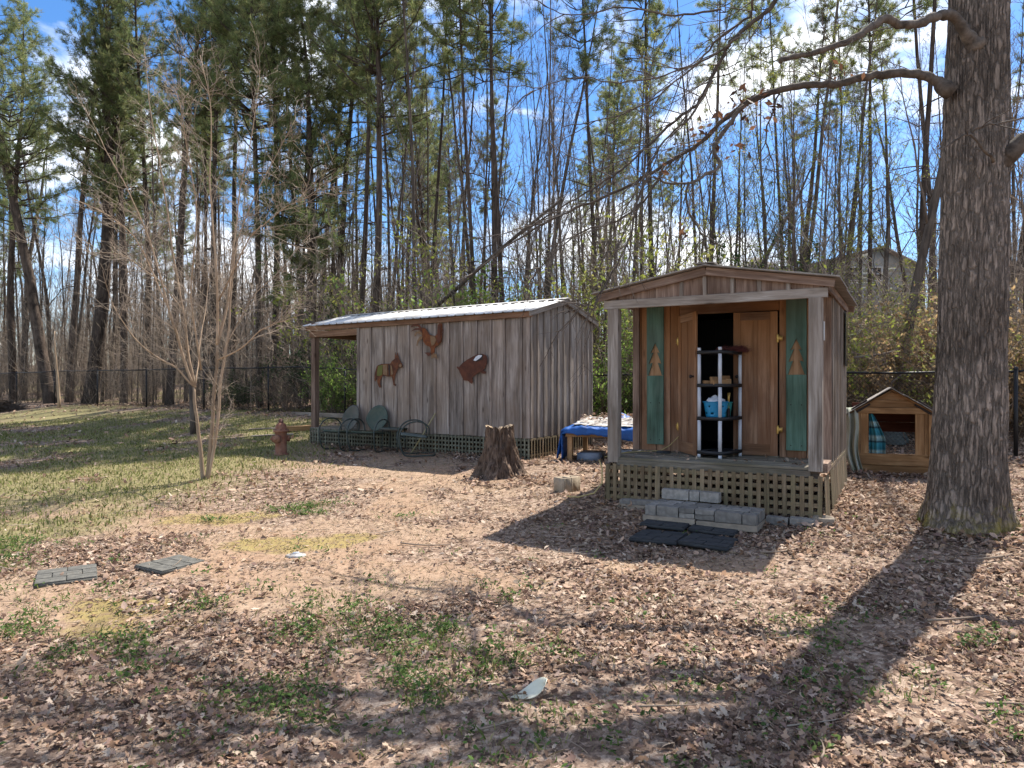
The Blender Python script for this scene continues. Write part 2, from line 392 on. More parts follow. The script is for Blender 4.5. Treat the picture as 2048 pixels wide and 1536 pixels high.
M['shard'] = simple('milky_plastic', (.80, .78, .63), .35, 0, 6, .12, 0, trans=.2)
M['curtain'] = simple('grey_green_cloth', (.24, .26, .19), .95, 0, 4, .35, 0, col2=(.33, .345, .31), stretch=(6, 6, 1))
M['tub'] = simple('grey_green_tub', (.07, .085, .08), .6, 0, 5, .3)
M['glass_dark'] = simple('dark_pane', (.015, .017, .02), .15, 0, 3, .1, spec=.6)
M['siding'] = simple('grey_siding', (.27, .285, .27), .8, 0, 2, .15)
M['house_roof'] = simple('taupe_shingles', (.20, .18, .16), .95, 0, 5, .3)
M['house_trim'] = simple('white_trim', (.55, .56, .55), .7)
M['oak_bark'] = bark('oak_bark', (.085, .07, .058), (.34, .28, .232), 26, 5, .03, moss=(.24, .19, .03), plates=22)
M['limb_bark'] = bark('limb_bark', (.05, .04, .032), (.17, .14, .115), 9, 9, .02)
M['pine_bark'] = bark('pine_bark', (.028, .021, .017), (.13, .098, .078), 11, 2.2, .03)
M['bare_bark'] = bark('grey_tree_bark', (.045, .036, .03), (.155, .125, .10), 12, 2.0, .02)
M['far_bark'] = bark('far_tree_bark', (.06, .048, .04), (.17, .14, .115), 9, 2.0, .02)
M['myrtle_bark'] = bark('smooth_tan_bark', (.24, .165, .105), (.40, .30, .21), 9, 1.2, .005, blotch=False)
M['stump_bark'] = bark('rotting_stump', (.028, .018, .014), (.27, .19, .14), 22, 3.0, .05)
M['stump_wood'] = simple('pale_broken_wood', (.40, .30, .20), .95, 0, 20, .5)
M['needles'] = tinted('pine_needles', .5, .6, vary=.25)
M['leaves'] = tinted('young_leaves', .45, .6)
M['litter'] = tinted('leaf_litter', .22, .85, .1)
M['blades'] = tinted('grass_blades', .35, .7)
M['twigs'] = tinted('twig_bark', 0, .9, .1)
# ------------------------------------------------------------------ the ground
def ell(x, y, cx, cy, rx, ry, jag=.5, s=0):
    d = np.sqrt(((x - cx) / rx) ** 2 + ((y - cy) / ry) ** 2) + (fbm(x * 2.3, y * 2.3, 31 + s) - .5) * 2 * jag
    return 1 - sm(d, .55, 1.15)
def zones(x, y, lawn=False):
    x = np.asarray(x, float); y = np.asarray(y, float)
    w = x * FB[0] + y * FB[1]
    n1 = fbm(x * .7, y * .7, 5); n2 = fbm(x * 2.1, y * 2.1, 8); n3 = fbm(x * 1.1 + 7, y * 1.1, 12)
    soil = np.zeros_like(x)
    for (cx, cy, rx, ry, a) in ((-4.2, 8.2, 1.6, .8, .95), (-1.9, 7.5, 1.9, .9, .55), (-2.0, 6.7, 1.1, .4, .75), (-1.0, 5.7, 1.5, .6, .6),
                                (1.35, 8.05, .7, .5, .9), (1.5, 6.0, .9, .32, .8), (-5.2, 5.2, 1.2, .4, .4), (4.0, 8.3, .35, .3, .8)):
        soil = np.maximum(soil, a * ell(x, y, cx, cy, rx, ry, .55))
    soil = np.maximum(soil, .85 * sm(w, 8.3, 8.9) * (1 - sm(w, 9.8, 10.4)) * (1 - sm(x, -1.8, .2)) * sm(x, -8.5, -5) * sm(n2, .3, .55))
    soil = np.maximum(soil, .6 * sm(n1, .46, .62) * (1 - sm(x, -.5, 1.5)) * (1 - sm(y, 16, 20)) * sm(y, 3.8, 5.5))
    moss = np.zeros_like(x)
    for (cx, cy, rx, ry) in ((-3.25, 8.3, 1.0, .42), (-2.4, 6.95, 1.15, .35), (-1.6, 7.2, .5, .22), (-3.1, 5.25, .55, .28), (-2.75, 4.85, .75, .24), (-4.3, 4.7, .4, .2)):
        moss = np.maximum(moss, .8 * ell(x, y, cx, cy, rx, ry, .9, 3))
    gr = sm(-x, 2.2, 6.0) * sm(y, 7.5, 10.5) * (1 - sm(w, 12.6, 14.0)) * sm(n1, .30, .55)
    gr = np.maximum(gr, .9 * sm(-x, 3.9, 5.4) * sm(y, 5.6, 7.0) * sm(n3, .42, .6))
    gr = np.maximum(gr, ell(x, y, -2.75, 8.8, .45, .16, .4)); gr = np.maximum(gr, .8 * ell(x, y, -2.45, 8.4, .2, .1, .4))
    if lawn: return gr * (1 - moss) * .9, soil, moss * .75, None
    gr = np.maximum(gr, .9 * sm(n2, .47, .62) * (1 - sm(y, 4.6, 6.0)) * (1 - sm(x, -.2, 1.4)))
    gr = np.maximum(gr, .45 * sm(n2, .60, .70) * (1 - sm(y, 4.2, 5.2)) * sm(x, .5, 1.5))
    gr = gr * (1 - moss)
    leaf = (1 - .95 * sm(soil, 0, .7)) * (1 - .75 * gr) * (1 - .9 * moss) * (.25 + 1.0 * n3) * (.62 + .38 * sm(x, -1.5, 1.5))
    leaf = np.where(y < 5, np.maximum(leaf, .5 * (.4 + n3)), leaf)
    leaf = np.maximum(leaf, 1.3 * ell(x, y, -2.7, 5.45, .8, .33, .4)); leaf = np.maximum(leaf, 1.1 * ell(x, y, -5.0, 6.6, 1.4, .6, .5) * (1 - gr))
    leaf = np.maximum(leaf, .9 * sm(x, 0, 2.0) * (1 - .6 * soil))
    dr = fbm(x * 1.4 + y * .5, y * 2.2, 77); leaf = leaf * (.25 + 1.5 * sm(dr, .36, .62))
    leaf = np.where(w > 14.3, .8, leaf)
    return gr, soil, moss, leaf

def graded(lo, hi, a, b, fine, k=1.18):
    c = list(np.arange(a, b, fine)); st = fine; q = b
    while q < hi: c.append(q); st *= k; q += st
    c.append(hi); st = fine; q = a - fine; pre = []
    while q > lo: pre.append(q); st *= k; q -= st
    pre.append(lo); return np.array(sorted(pre) + c)
gx = graded(-400, 400, -13, 10, .11); gy = graded(-60, 600, 2.0, 18, .11)
X, Y = np.meshgrid(gx, gy); Z = gz(X, Y); g_, s_, m_, l_ = zones(X, Y, True)
mb = MB(); nx, ny = len(gx), len(gy)
ii = (np.arange(ny - 1)[:, None] * nx + np.arange(nx - 1)[None]).ravel()
mb.add(np.stack([X, Y, Z], -1).reshape(-1, 3), np.stack([ii, ii + 1, ii + nx + 1, ii + nx], -1), np.stack([g_, s_, m_], -1).reshape(-1, 3))

gm, t = newmat('yard_earth'); n = N(t)
at = n('ShaderNodeAttribute', attribute_name='tint'); sp = n('ShaderNodeSeparateColor', {0: at.outputs['Color']})
tcn = n('ShaderNodeTexCoord'); V = tcn.outputs['Object']
vo = n('ShaderNodeTexVoronoi', {'Vector': V, 'Scale': 17.0, 'Randomness': 1.0}); vo2 = n('ShaderNodeTexVoronoi', {'Vector': V, 'Scale': 31.0})
hv = n('ShaderNodeSeparateColor', {0: vo.outputs['Color']}); hv2 = n('ShaderNodeSeparateColor', {0: vo2.outputs['Color']})
lit = n.ramp(n.mix(.5, hv.outputs[0], hv2.outputs[1]), [(.15, (.10, .066, .05)), (.4, (.20, .138, .10)), (.62, (.285, .205, .152)), (.85, (.37, .285, .22))])
fn = n('ShaderNodeTexNoise', {'Vector': V, 'Scale': 60.0, 'Detail': 6, 'Roughness': .7})
lit = n.mix(.55, lit, n.mix(1, lit, n.ramp(fn.outputs['Fac'], [(.35, .25), (.65, 1.5)]), 'MULTIPLY'))
sn = n('ShaderNodeTexNoise', {'Vector': V, 'Scale': 9.0, 'Detail': 8, 'Roughness': .7})
soilc = n.ramp(sn.outputs['Fac'], [(.30, (.18, .122, .08)), (.5, (.285, .20, .138)), (.7, (.38, .285, .205))])
bigs = n('ShaderNodeTexNoise', {'Vector': V, 'Scale': .6, 'Detail': 3})
soilc = n.mix(n.ramp(bigs.outputs['Fac'], [(.4, 0), (.65, .45)]), soilc, (.285, .17, .105))
mossc = n.ramp(sn.outputs['Fac'], [(.32, (.19, .135, .06)), (.5, (.25, .19, .075)), (.7, (.29, .235, .11))])
gn = n('ShaderNodeTexNoise', {'Vector': V, 'Scale': 26.0, 'Detail': 6, 'Roughness': .75})
grc = n.ramp(gn.outputs['Fac'], [(.34, (.12, .10, .05)), (.5, (.185, .165, .078)), (.68, (.28, .235, .13))])
def brk(f, lo=.3, hi=.62):
    return n.ramp(n.math('ADD', f, n.math('MULTIPLY', n.math('SUBTRACT', sn.outputs['Fac'], .5), .9)), [(lo, 0), (hi, 1)])
c = n.mix(brk(sp.outputs[1]), lit, soilc); c = n.mix(brk(sp.outputs[0], .3, .8), c, grc); c = n.mix(brk(sp.outputs[2]), c, mossc)
n.out(c, .95, n.mix(.5, fn.outputs['Fac'], vo.outputs['Distance']), .6, .03, spec=.1)
ground = structure(mb.build('ground', gm, smooth=True))

# ------------------------------------------------------------------ fallen leaves, grass, sticks (nobody could count them)
SKIP = []          # (centre x, centre y, half size, rotz) rectangles kept mostly clear
def skip(x, y):
    k = np.zeros(len(x), bool)
    for cx, cy, hx, hy, rz in SKIP:
        c_, s2 = math.cos(rz), math.sin(rz); a = (x - cx) * c_ + (y - cy) * s2; b = -(x - cx) * s2 + (y - cy) * c_
        k |= (np.abs(a) < hx) & (np.abs(b) < hy)
    return k
def spread(nn, y0, y1, margin=.8):
    y = np.sqrt(rng.random(nn) * (y1 ** 2 - y0 ** 2) + y0 ** 2); x = (rng.random(nn) * 2 - 1) * (.77 * y + margin)
    return x, y
PAL = np.array((.90, .885, .87)) * np.array([(.35, .245, .18), (.27, .18, .13), (.45, .34, .25), (.16, .10, .075), (.52, .42, .33), (.29, .18, .115), (.22, .145, .12), (.45, .31, .225), (.40, .29, .23)])
def leaf_batch(mb, x, y, size, rows, pal=PAL, lift=.012, flat=.38, zf=None):
    n_ = len(x)
    if rows == 'oak': tt = np.array([0, .14, .26, .4, .52, .68, .8, 1.0]); ww = np.array([.015, .17, .085, .27, .12, .25, .11, .01])
    elif rows == 'mid': tt = np.array([0, .3, .65, 1.0]); ww = np.array([.03, .24, .26, .03])
    else: tt = np.array([0, 1.0]); ww = np.array([.22, .24])
    m_ = len(tt); cols = 3 if rows != 'far' else 2
    L_ = size * (.4 + 1.15 * rng.random(n_) ** 1.6); yaw = rng.random(n_) * 2 * math.pi
    cv = rng.normal(0, .55, n_); cl = rng.normal(0, .5, n_); tw = rng.normal(0, flat, n_); pt = rng.normal(0, flat, n_)
    t_ = tt[None, :, None] - .5
    if cols == 3: side = np.array([-1, 0, 1.])[None, None]
    else: side = np.array([-1, 1.])[None, None]
    wj = ww[None, :, None] * rng.uniform(.75, 1.25, (n_, m_, 1))
    lx = np.broadcast_to(t_, (n_, m_, cols)).copy(); ly = side * wj
    lz = cv[:, None, None] * t_ ** 2 * .9 + cl[:, None, None] * np.abs(side) * np.abs(wj) * .9
    lx, ly, lz = lx * L_[:, None, None], ly * L_[:, None, None], lz * L_[:, None, None]
    a, b = tw[:, None, None], pt[:, None, None]
    ly2 = ly * np.cos(a) - lz * np.sin(a); lz = ly * np.sin(a) + lz * np.cos(a)
    lx2 = lx * np.cos(b) - lz * np.sin(b); lz = lx * np.sin(b) + lz * np.cos(b)
    cy_, sy_ = np.cos(yaw)[:, None, None], np.sin(yaw)[:, None, None]
    wx = lx2 * cy_ - ly2 * sy_ + x[:, None, None]; wy = lx2 * sy_ + ly2 * cy_ + y[:, None, None]
    base = (gz(x, y) if zf is None else zf) + lift * rng.uniform(.1, 1.6, n_)
    lz = lz - lz.min(axis=(1, 2))[:, None, None] * .7
    V_ = np.stack([wx, wy, lz + base[:, None, None]], -1).reshape(-1, 3)
    r_, c2 = np.arange(m_ - 1)[:, None] * cols, np.arange(cols - 1)[None]
    q = np.stack([r_ + c2, r_ + c2 + 1, r_ + cols + c2 + 1, r_ + cols + c2], -1).reshape(-1, 4)
    F = (np.arange(n_)[:, None, None] * m_ * cols + q[None]).reshape(-1, 4)
    C = pal[rng.integers(0, len(pal), n_)] * rng.uniform(.55, 1.3, (n_, 1))
    mb.add(V_, F, np.repeat(C, m_ * cols, 0))
BRZ_ = math.atan2(-.502, .865)
def make_litter():
    mb = MB()
    for nn, y0, y1, sz, kind, k in ((34000, 2.2, 5.2, .052, 'oak', .85), (70000, 5.2, 9.5, .050, 'mid', .75), (70000, 9.5, 15, .062, 'far', .7), (70000, 15, 30, .08, 'far', .8)):
        x, y = spread(nn, y0, y1); g, s, m, l = zones(x, y)
        keep = (rng.random(nn) < l * k) & ~(skip(x, y) & (rng.random(nn) < .78)); leaf_batch(mb, x[keep], y[keep], sz, kind)
    # leaves banked against the oak, the lattices, the steps, the stump and the dog house
    a = rng.random(1500) * 6.283; rr = .42 + np.abs(rng.normal(0, .22, 1500)); leaf_batch(mb, 4.55 + rr * np.cos(a), 6.85 + rr * np.sin(a), .06, 'mid', lift=.03)
    a = rng.random(500) * 6.283; rr = .34 + np.abs(rng.normal(0, .15, 500)); leaf_batch(mb, -.18 + rr * np.cos(a), 10.2 + rr * np.sin(a), .06, 'mid', lift=.03)
    for ox, oy, rz, x0, x1, yc, sg, nn in ((1.181, 8.435, BRZ_, -.1, 2.6, -.08, .09, 700), (1.181, 8.435, BRZ_, -.3, -.05, 1.4, .7, 250), (1.181, 8.435, BRZ_, 2.48, 2.75, 1.3, .8, 500), (5.24, 10.5, -.454, -.15, 1.15, -.12, .1, 350), (-4.63, 15.65, -.581, .2, 5.9, -.12, .1, 500)):
        lx_ = rng.uniform(x0, x1, nn); ly_ = yc + rng.normal(0, sg, nn); leaf_batch(mb, ox + lx_ * math.cos(rz) - ly_ * math.sin(rz), oy + lx_ * math.sin(rz) + ly_ * math.cos(rz), .06, 'mid', lift=.035)
    lx_ = rng.uniform(.1, 2.35, 70); ly_ = rng.uniform(.02, .9, 70); leaf_batch(mb, 1.181 + lx_ * math.cos(BRZ_) - ly_ * math.sin(BRZ_), 8.435 + lx_ * math.sin(BRZ_) + ly_ * math.cos(BRZ_), .05, 'mid', lift=.006, zf=np.full(70, .512))
    lx_ = rng.uniform(.1, 1.3, 160); ly_ = rng.uniform(.15, 1.2, 160); leaf_batch(mb, .97 + lx_ * math.cos(-.349) - ly_ * math.sin(-.349), 12.25 + lx_ * math.sin(-.349) + ly_ * math.cos(-.349), .07, 'mid', lift=.02, zf=.73 + .09 * ly_ / 1.25)
    # small crumbs of broken leaf between the big ones
    x, y = spread(85000, 2.2, 9); g, s, m, l = zones(x, y); k = (rng.random(len(x)) < .2 + .6 * l) & ~skip(x, y)
    leaf_batch(mb, x[k], y[k], .024, 'far', PAL * .95, .008, .3)
    return stuff(tag(mb.build('fallen_leaves', M['litter']), 'pinkish brown fallen oak leaves covering the yard', 'leaf litter'))
def blade_batch(mb, x, y, h, wd, cols, lean=.5):
    n_ = len(x); yaw = rng.random(n_) * 6.283; hh = h * rng.uniform(.5, 1.4, n_); ln = np.abs(rng.normal(0, lean, n_)) * hh
    z = gz(x, y) - .004; ld = rng.random(n_) * 6.283
    dx, dy = np.cos(yaw) * wd, np.sin(yaw) * wd
    A = np.stack([x - dx, y - dy, z], -1); B = np.stack([x + dx, y + dy, z], -1)
    m1 = np.stack([x + np.cos(ld) * ln * .35 + dx * .7, y + np.sin(ld) * ln * .35 + dy * .7, z + hh * .62], -1)
    T = np.stack([x + np.cos(ld) * ln, y + np.sin(ld) * ln, z + hh], -1)
    V_ = np.stack([A, B, m1, T], 1).reshape(-1, 3); F = (np.arange(n_)[:, None] * 4 + np.arange(4)[None])
    C = cols[rng.integers(0, len(cols), n_)] * rng.uniform(.7, 1.25, (n_, 1)); mb.add(V_, F, np.repeat(C, 4, 0))
GR = np.array([(.15, .175, .045), (.20, .215, .065), (.12, .145, .04), (.27, .255, .10), (.34, .29, .16)])
def make_grass():
    mb = MB()
    x, y = spread(230000, 7, 24); g, s, m, l = zones(x, y); k = rng.random(len(x)) < g * .55
    blade_batch(mb, x[k], y[k], .055, .009, GR)
    x, y = spread(90000, 2.2, 7); g, s, m, l = zones(x, y); k = (rng.random(len(x)) < g * .4) & ~skip(x, y)
    blade_batch(mb, x[k], y[k], .045, .004, GR)
    x, y = spread(120000, 2.2, 14); g, s, m, l = zones(x, y); k = rng.random(len(x)) < .35 + .2 * s + .5 * m
    blade_batch(mb, x[k], y[k], .024, .0035, np.array([(.36, .29, .19), (.30, .23, .15), (.28, .22, .12)]), 1.6)
    return stuff(tag(mb.build('grass', M['blades']), 'thin patchy green grass growing through the leaves', 'grass'))
WEED = np.array([(.075, .135, .03), (.10, .17, .04), (.06, .11, .03), (.14, .20, .05)])
def make_weeds():
    mb = MB(); cx, cy = spread(7500, 2.3, 7.5); g, s, m, l = zones(cx, cy)
    k = (rng.random(len(cx)) < g * .9 + .015) & ~skip(cx, cy); cx, cy = cx[k], cy[k]
    for px, py, r_, nn in ((-2.75, 8.8, .3, 60), (-2.45, 8.4, .12, 20), (-3.6, 8.2, .1, 12), (-1.2, 8.0, .15, 10)):
        cx = np.append(cx, px + rng.normal(0, r_, nn)); cy = np.append(cy, py + rng.normal(0, r_ * .4, nn))
    reps = rng.integers(7, 22, len(cx)); X_ = np.repeat(cx, reps) + rng.normal(0, .045, reps.sum()); Y_ = np.repeat(cy, reps) + rng.normal(0, .045, reps.sum())
    leaf_batch(mb, X_, Y_, .026, 'mid', WEED, .035, .5)
    return stuff(tag(mb.build('ground_weeds', M['leaves']), 'low green weeds in clumps among the fallen leaves', 'weeds'))
def make_sticks():
    mb = MB(); col = np.array([(.26, .20, .15), (.17, .125, .095), (.36, .30, .24)])
    def stick(x, y, yaw, Lg, r, i):
        k = 5; t_ = np.linspace(-.5, .5, k); bend = rng.normal(0, .09) * Lg
        px = x + np.cos(yaw) * t_ * Lg - np.sin(yaw) * bend * (1 - 4 * t_ ** 2); py = y + np.sin(yaw) * t_ * Lg + np.cos(yaw) * bend * (1 - 4 * t_ ** 2)
        pz = gz(px, py) + r + .012 + rng.random() * .012
        mb.tube(np.stack([px, py, pz], -1), r * np.linspace(1.1, .5, k), 5, col[i % 3])
    x, y = spread(900, 2.3, 11); g, s, m, l = zones(x, y)
    for i in range(len(x)):
        if rng.random() < .35 + .3 * (x[i] > 0): stick(x[i], y[i], rng.random() * 6.28, rng.uniform(.06, .32), rng.uniform(.0015, .0042), i)
    for u, v, yaw, Lg, r in ((1915, 1243, .15, .45, .010), (1990, 1140, .3, .4, .010), (1700, 1010, .7, .55, .012), (1160, 1095, .4, .2, .008), (1580, 1090, .8, .35, .012), (1000, 1410, .5, .3, .006),
                             (860, 1085, -.05, .6, .008), (2010, 1395, -.1, .25, .007), (1640, 1460, 1.2, .18, .006), (1330, 1380, .1, .35, .006), (1560, 1115, .2, .4, .008)):
        yy = 1.6 * FPX / (v - 768); stick((u - 1024) / FPX * yy, yy, yaw, Lg, r, 0)
    return stuff(tag(mb.build('fallen_twigs', M['twigs']), 'scattered dry twigs lying on the leaf litter', 'twigs'))

# ------------------------------------------------------------------ trees
def unit(v): v = np.asarray(v, float); return v / (np.linalg.norm(v) + 1e-9)
def walk(p, d, Lg, k, wob, up, r):
    pts = [np.array(p, float)]; d = unit(d); st = Lg / k
    for i in range(k):
        d = unit(d + r.normal(0, wob, 3) + np.array([0, 0, up])); pts.append(pts[-1] + d * st)
    return np.array(pts)
def at_(pts, t):
    i = min(int(t * (len(pts) - 1)), len(pts) - 2); f = t * (len(pts) - 1) - i
    return pts[i] * (1 - f) + pts[i + 1] * f, unit(pts[i + 1] - pts[i])
def side_dir(d, r, spread_):
    q = r.normal(0, 1, 3); q -= d * np.dot(q, d); q = unit(q); return unit(d * math.cos(spread_) + q * math.sin(spread_))
def needle_tufts(mb, pos, dirs, r, nn=14, Lg=.19, wd=.0095, pal=((.165, .205, .075), (.215, .245, .10), (.13, .17, .07), (.28, .28, .125))):
    pos = np.asarray(pos); dirs = np.asarray(dirs); K = len(pos); pal = np.array(pal)
    d = dirs[:, None] * .75 + r.normal(0, .62, (K, nn, 3)); d /= np.linalg.norm(d, axis=2)[..., None]
    l = Lg * r.uniform(.7, 1.25, (K, nn, 1)); s = np.cross(d, r.normal(0, 1, (K, nn, 3))); s /= np.linalg.norm(s, axis=2)[..., None] + 1e-9
    b = pos[:, None] + r.normal(0, .035, (K, nn, 3))
    V_ = np.stack([b - s * wd, b + s * wd, b + d * l], 2).reshape(-1, 3)
    C = pal[r.integers(0, len(pal), K)] * r.uniform(.7, 1.3, (K, 1)); mb.add(V_, np.arange(K * nn * 3).reshape(-1, 3), np.repeat(C, nn * 3, 0))
def leaf_quads(mb, pos, r, size, pal, up=.0):
    pos = np.asarray(pos); K = len(pos); pal = np.array(pal)
    a = r.normal(0, 1, (K, 3)); a /= np.linalg.norm(a, axis=1)[:, None]; b = np.cross(a, r.normal(0, 1, (K, 3))); b /= np.linalg.norm(b, axis=1)[:, None]
    s = size * r.uniform(.5, 1.4, (K, 1)); a, b = a * s, b * s * .45
    V_ = np.stack([pos - a, pos + b, pos + a, pos - b], 1).reshape(-1, 3)
    C = pal[r.integers(0, len(pal), K)] * r.uniform(.7, 1.3, (K, 1)); mb.add(V_, np.arange(K * 4).reshape(-1, 4), np.repeat(C, 4, 0))

def pine(seed, H, r0, crown0, spreadR, tufts, dense=1.0):
    r = np.random.default_rng(seed); tr = MB(); cr = MB()
    k = 22; pts = walk((0, 0, -.4), (r.normal(0, .02), r.normal(0, .02), 1), H, k, .018, .01, r)
    rad = r0 * (1 - np.linspace(0, 1, k + 1) ** 1.2 * .92); rad[0] *= 1.25; tr.tube(pts, rad, 9)
    pos, dirs = [], []; A, B, ra, rb = [], [], [], []
    z = .18
    while z < .985:
        live = z > crown0; pc = (z - crown0) / (1 - crown0)
        nb = r.integers(2, 5) if live else (r.random() < .55) * r.integers(1, 3)
        for _ in range(int(nb)):
            p, d = at_(pts, z); az = r.random() * 6.283
            Lb = spreadR * (1.0 - .75 * pc) * (.55 + .6 * min(1, pc * 4)) * r.uniform(.6, 1.15) if live else r.uniform(.3, 1.6)
            up0 = .15 + .5 * pc if live else r.uniform(-.25, .25)
            bp = walk(p, (math.cos(az), math.sin(az), up0), Lb, 5, .12, .03 if live else -.03, r)
            br = (.012 + .011 * Lb) * (1 - .6 * max(pc, 0)); cr.tube(bp, br * np.linspace(1, .3, 6), 4, (.075, .058, .046), 1)
            for q in range(int((3 + Lb * 4.2) * dense) if live else int(2 + Lb * 2)):
                t_ = r.uniform(.25, 1.0); sp_, sd_ = at_(bp, t_); dd = side_dir(sd_, r, r.uniform(.4, 1.1)); dd[2] += .18 if live else 0; dd = unit(dd)
                sl = r.uniform(.18, .55) * (.5 + .3 * Lb); e = sp_ + dd * sl
                A.append(sp_); B.append(e); ra.append(.007); rb.append(.003)
                if live:
                    for f in np.arange(.35, 1.01, .22):
                        pos.append(sp_ + dd * sl * f + r.normal(0, .03, 3)); dirs.append(dd)
            if live: pos.append(bp[-1]); dirs.append(unit(bp[-1] - bp[-2]))
        z += r.uniform(.010, .022) if live else r.uniform(.012, .03)
    cr.segs(A, B, np.array(ra), np.array(rb), 3, (.085, .066, .052), 1)
    pos = np.array(pos); dirs = np.array(dirs); sel = r.permutation(len(pos))[:tufts]
    needle_tufts(cr, pos[sel], dirs[sel], r)
    return tr.mesh('pine_trunk', M['pine_bark'], True), cr.mesh('pine_crown', [M['needles'], M['twigs']])

def bare(seed, H, r0, first, ang, lenf, leafn=0, pal=None, fork=False, twig=(.15, .12, .10), barkm='bare_bark', lsize=.035, subs=7, tw_n=6):
    r = np.random.default_rng(seed); tr = MB(); cr = MB(); k = 20
    pts = walk((0, 0, -.4), (r.normal(0, .03), r.normal(0, .03), 1), H, k, .03, .015, r)
    rad = r0 * (1 - np.linspace(0, 1, k + 1) ** 1.1 * .93); rad[0] *= 1.3; tr.tube(pts, rad, 8)
    A, B, ra, rb, tips = [], [], [], [], []
    z = first
    while z < .99:
        p, d = at_(pts, z); az = r.random() * 6.283; a = ang * r.uniform(.7, 1.35); Lb = H * lenf * (1.05 - z) ** .75 * r.uniform(.5, 1.2)
        bp = walk(p, (math.cos(az) * math.sin(a), math.sin(az) * math.sin(a), math.cos(a)), Lb, 6, .11, .05, r)
        br = max(.008, r0 * (1 - z) * .42); cr.tube(bp, br * np.linspace(1, .25, 7), 5, twig)
        for q in range(subs):
            s0, sd = at_(bp, r.uniform(.2, .98)); sl = Lb * r.uniform(.18, .5); sp_ = walk(s0, side_dir(sd, r, r.uniform(.4, .9)), sl, 3, .15, .06, r)
            cr.tube(sp_, max(.004, br * .32) * np.array([1, .75, .5, .3]), 3, twig, cap=False)
            for j in range(tw_n):
                t0, td = at_(sp_, r.uniform(.15, 1)); e = t0 + side_dir(td, r, r.uniform(.3, .9)) * sl * r.uniform(.2, .55)
                A.append(t0); B.append(e); ra.append(.0045); rb.append(.002); tips.append(e); tips.append(t0 * .5 + e * .5)
        z += r.uniform(.022, .05)
    cr.segs(A, B, np.array(ra), np.array(rb), 3, twig)
    if leafn:
        tips = np.array(tips); sel = np.repeat(tips[r.integers(0, len(tips), leafn // 6)], 6, 0); leaf_quads(cr, sel + r.normal(0, .05, sel.shape), r, lsize * .75, pal)
    return tr.mesh('bare_trunk', M[barkm], True), cr.mesh('bare_crown', [M['leaves'] if leafn else M['twigs']])

YG = ((.24, .27, .05), (.30, .31, .07), (.19, .23, .05), (.32, .30, .10)); TAN = ((.38, .26, .13), (.30, .19, .09), (.42, .31, .17), (.25, .17, .09)); GREEN = ((.17, .26, .05), (.22, .33, .07), (.28, .37, .09), (.13, .20, .045))
PINES = [pine(11, 21, .16, .44, 2.8, 2500, 1.1), pine(12, 22, .15, .50, 2.5, 2200, 1.0), pine(13, 20, .17, .40, 3.0, 2700, 1.1), pine(14, 19, .15, .58, 2.1, 1500, .8)]
BUSHY = pine(21, 17, .15, .22, 3.1, 4300, 1.2)
BARES = [bare(31, 15, .10, .28, .55, .26), bare(32, 17, .11, .40, .45, .22), bare(33, 13, .085, .22, .60, .28), bare(34, 16, .10, .33, .40, .25)]
BUDS = [bare(41, 13, .085, .2, .6, .27, 2600, YG, lsize=.042), bare(42, 11, .07, .18, .65, .3, 3000, YG, lsize=.042)]
SAPS = [bare(61, 8, .035, .06, .5, .2, subs=5, tw_n=5, twig=(.24, .195, .155)), bare(62, 9.5, .04, .10, .42, .18, subs=5, tw_n=5, twig=(.20, .16, .13)), bare(63, 6.5, .03, .05, .6, .24, subs=5, tw_n=5, twig=(.28, .225, .175))]
def place(kind, name, label, cat, grp, x, y, sx, sz, rz, lean=(0, 0), parts=('trunk', 'crown')):
    o = thing(name, label, cat, (x, y, gzf(x, y) - .05), rz, grp); o.rotation_euler = (lean[0], lean[1], rz); o.scale = (sx, sx, sz)
    for pn, me in zip(parts, kind): link(pn, me, o)
    return o
FENCE_C = 14.4
def fence_y(u):
    k = (u - 1024) / FPX; return FENCE_C / (FB[0] * k + FB[1])
r = np.random.default_rng(99)
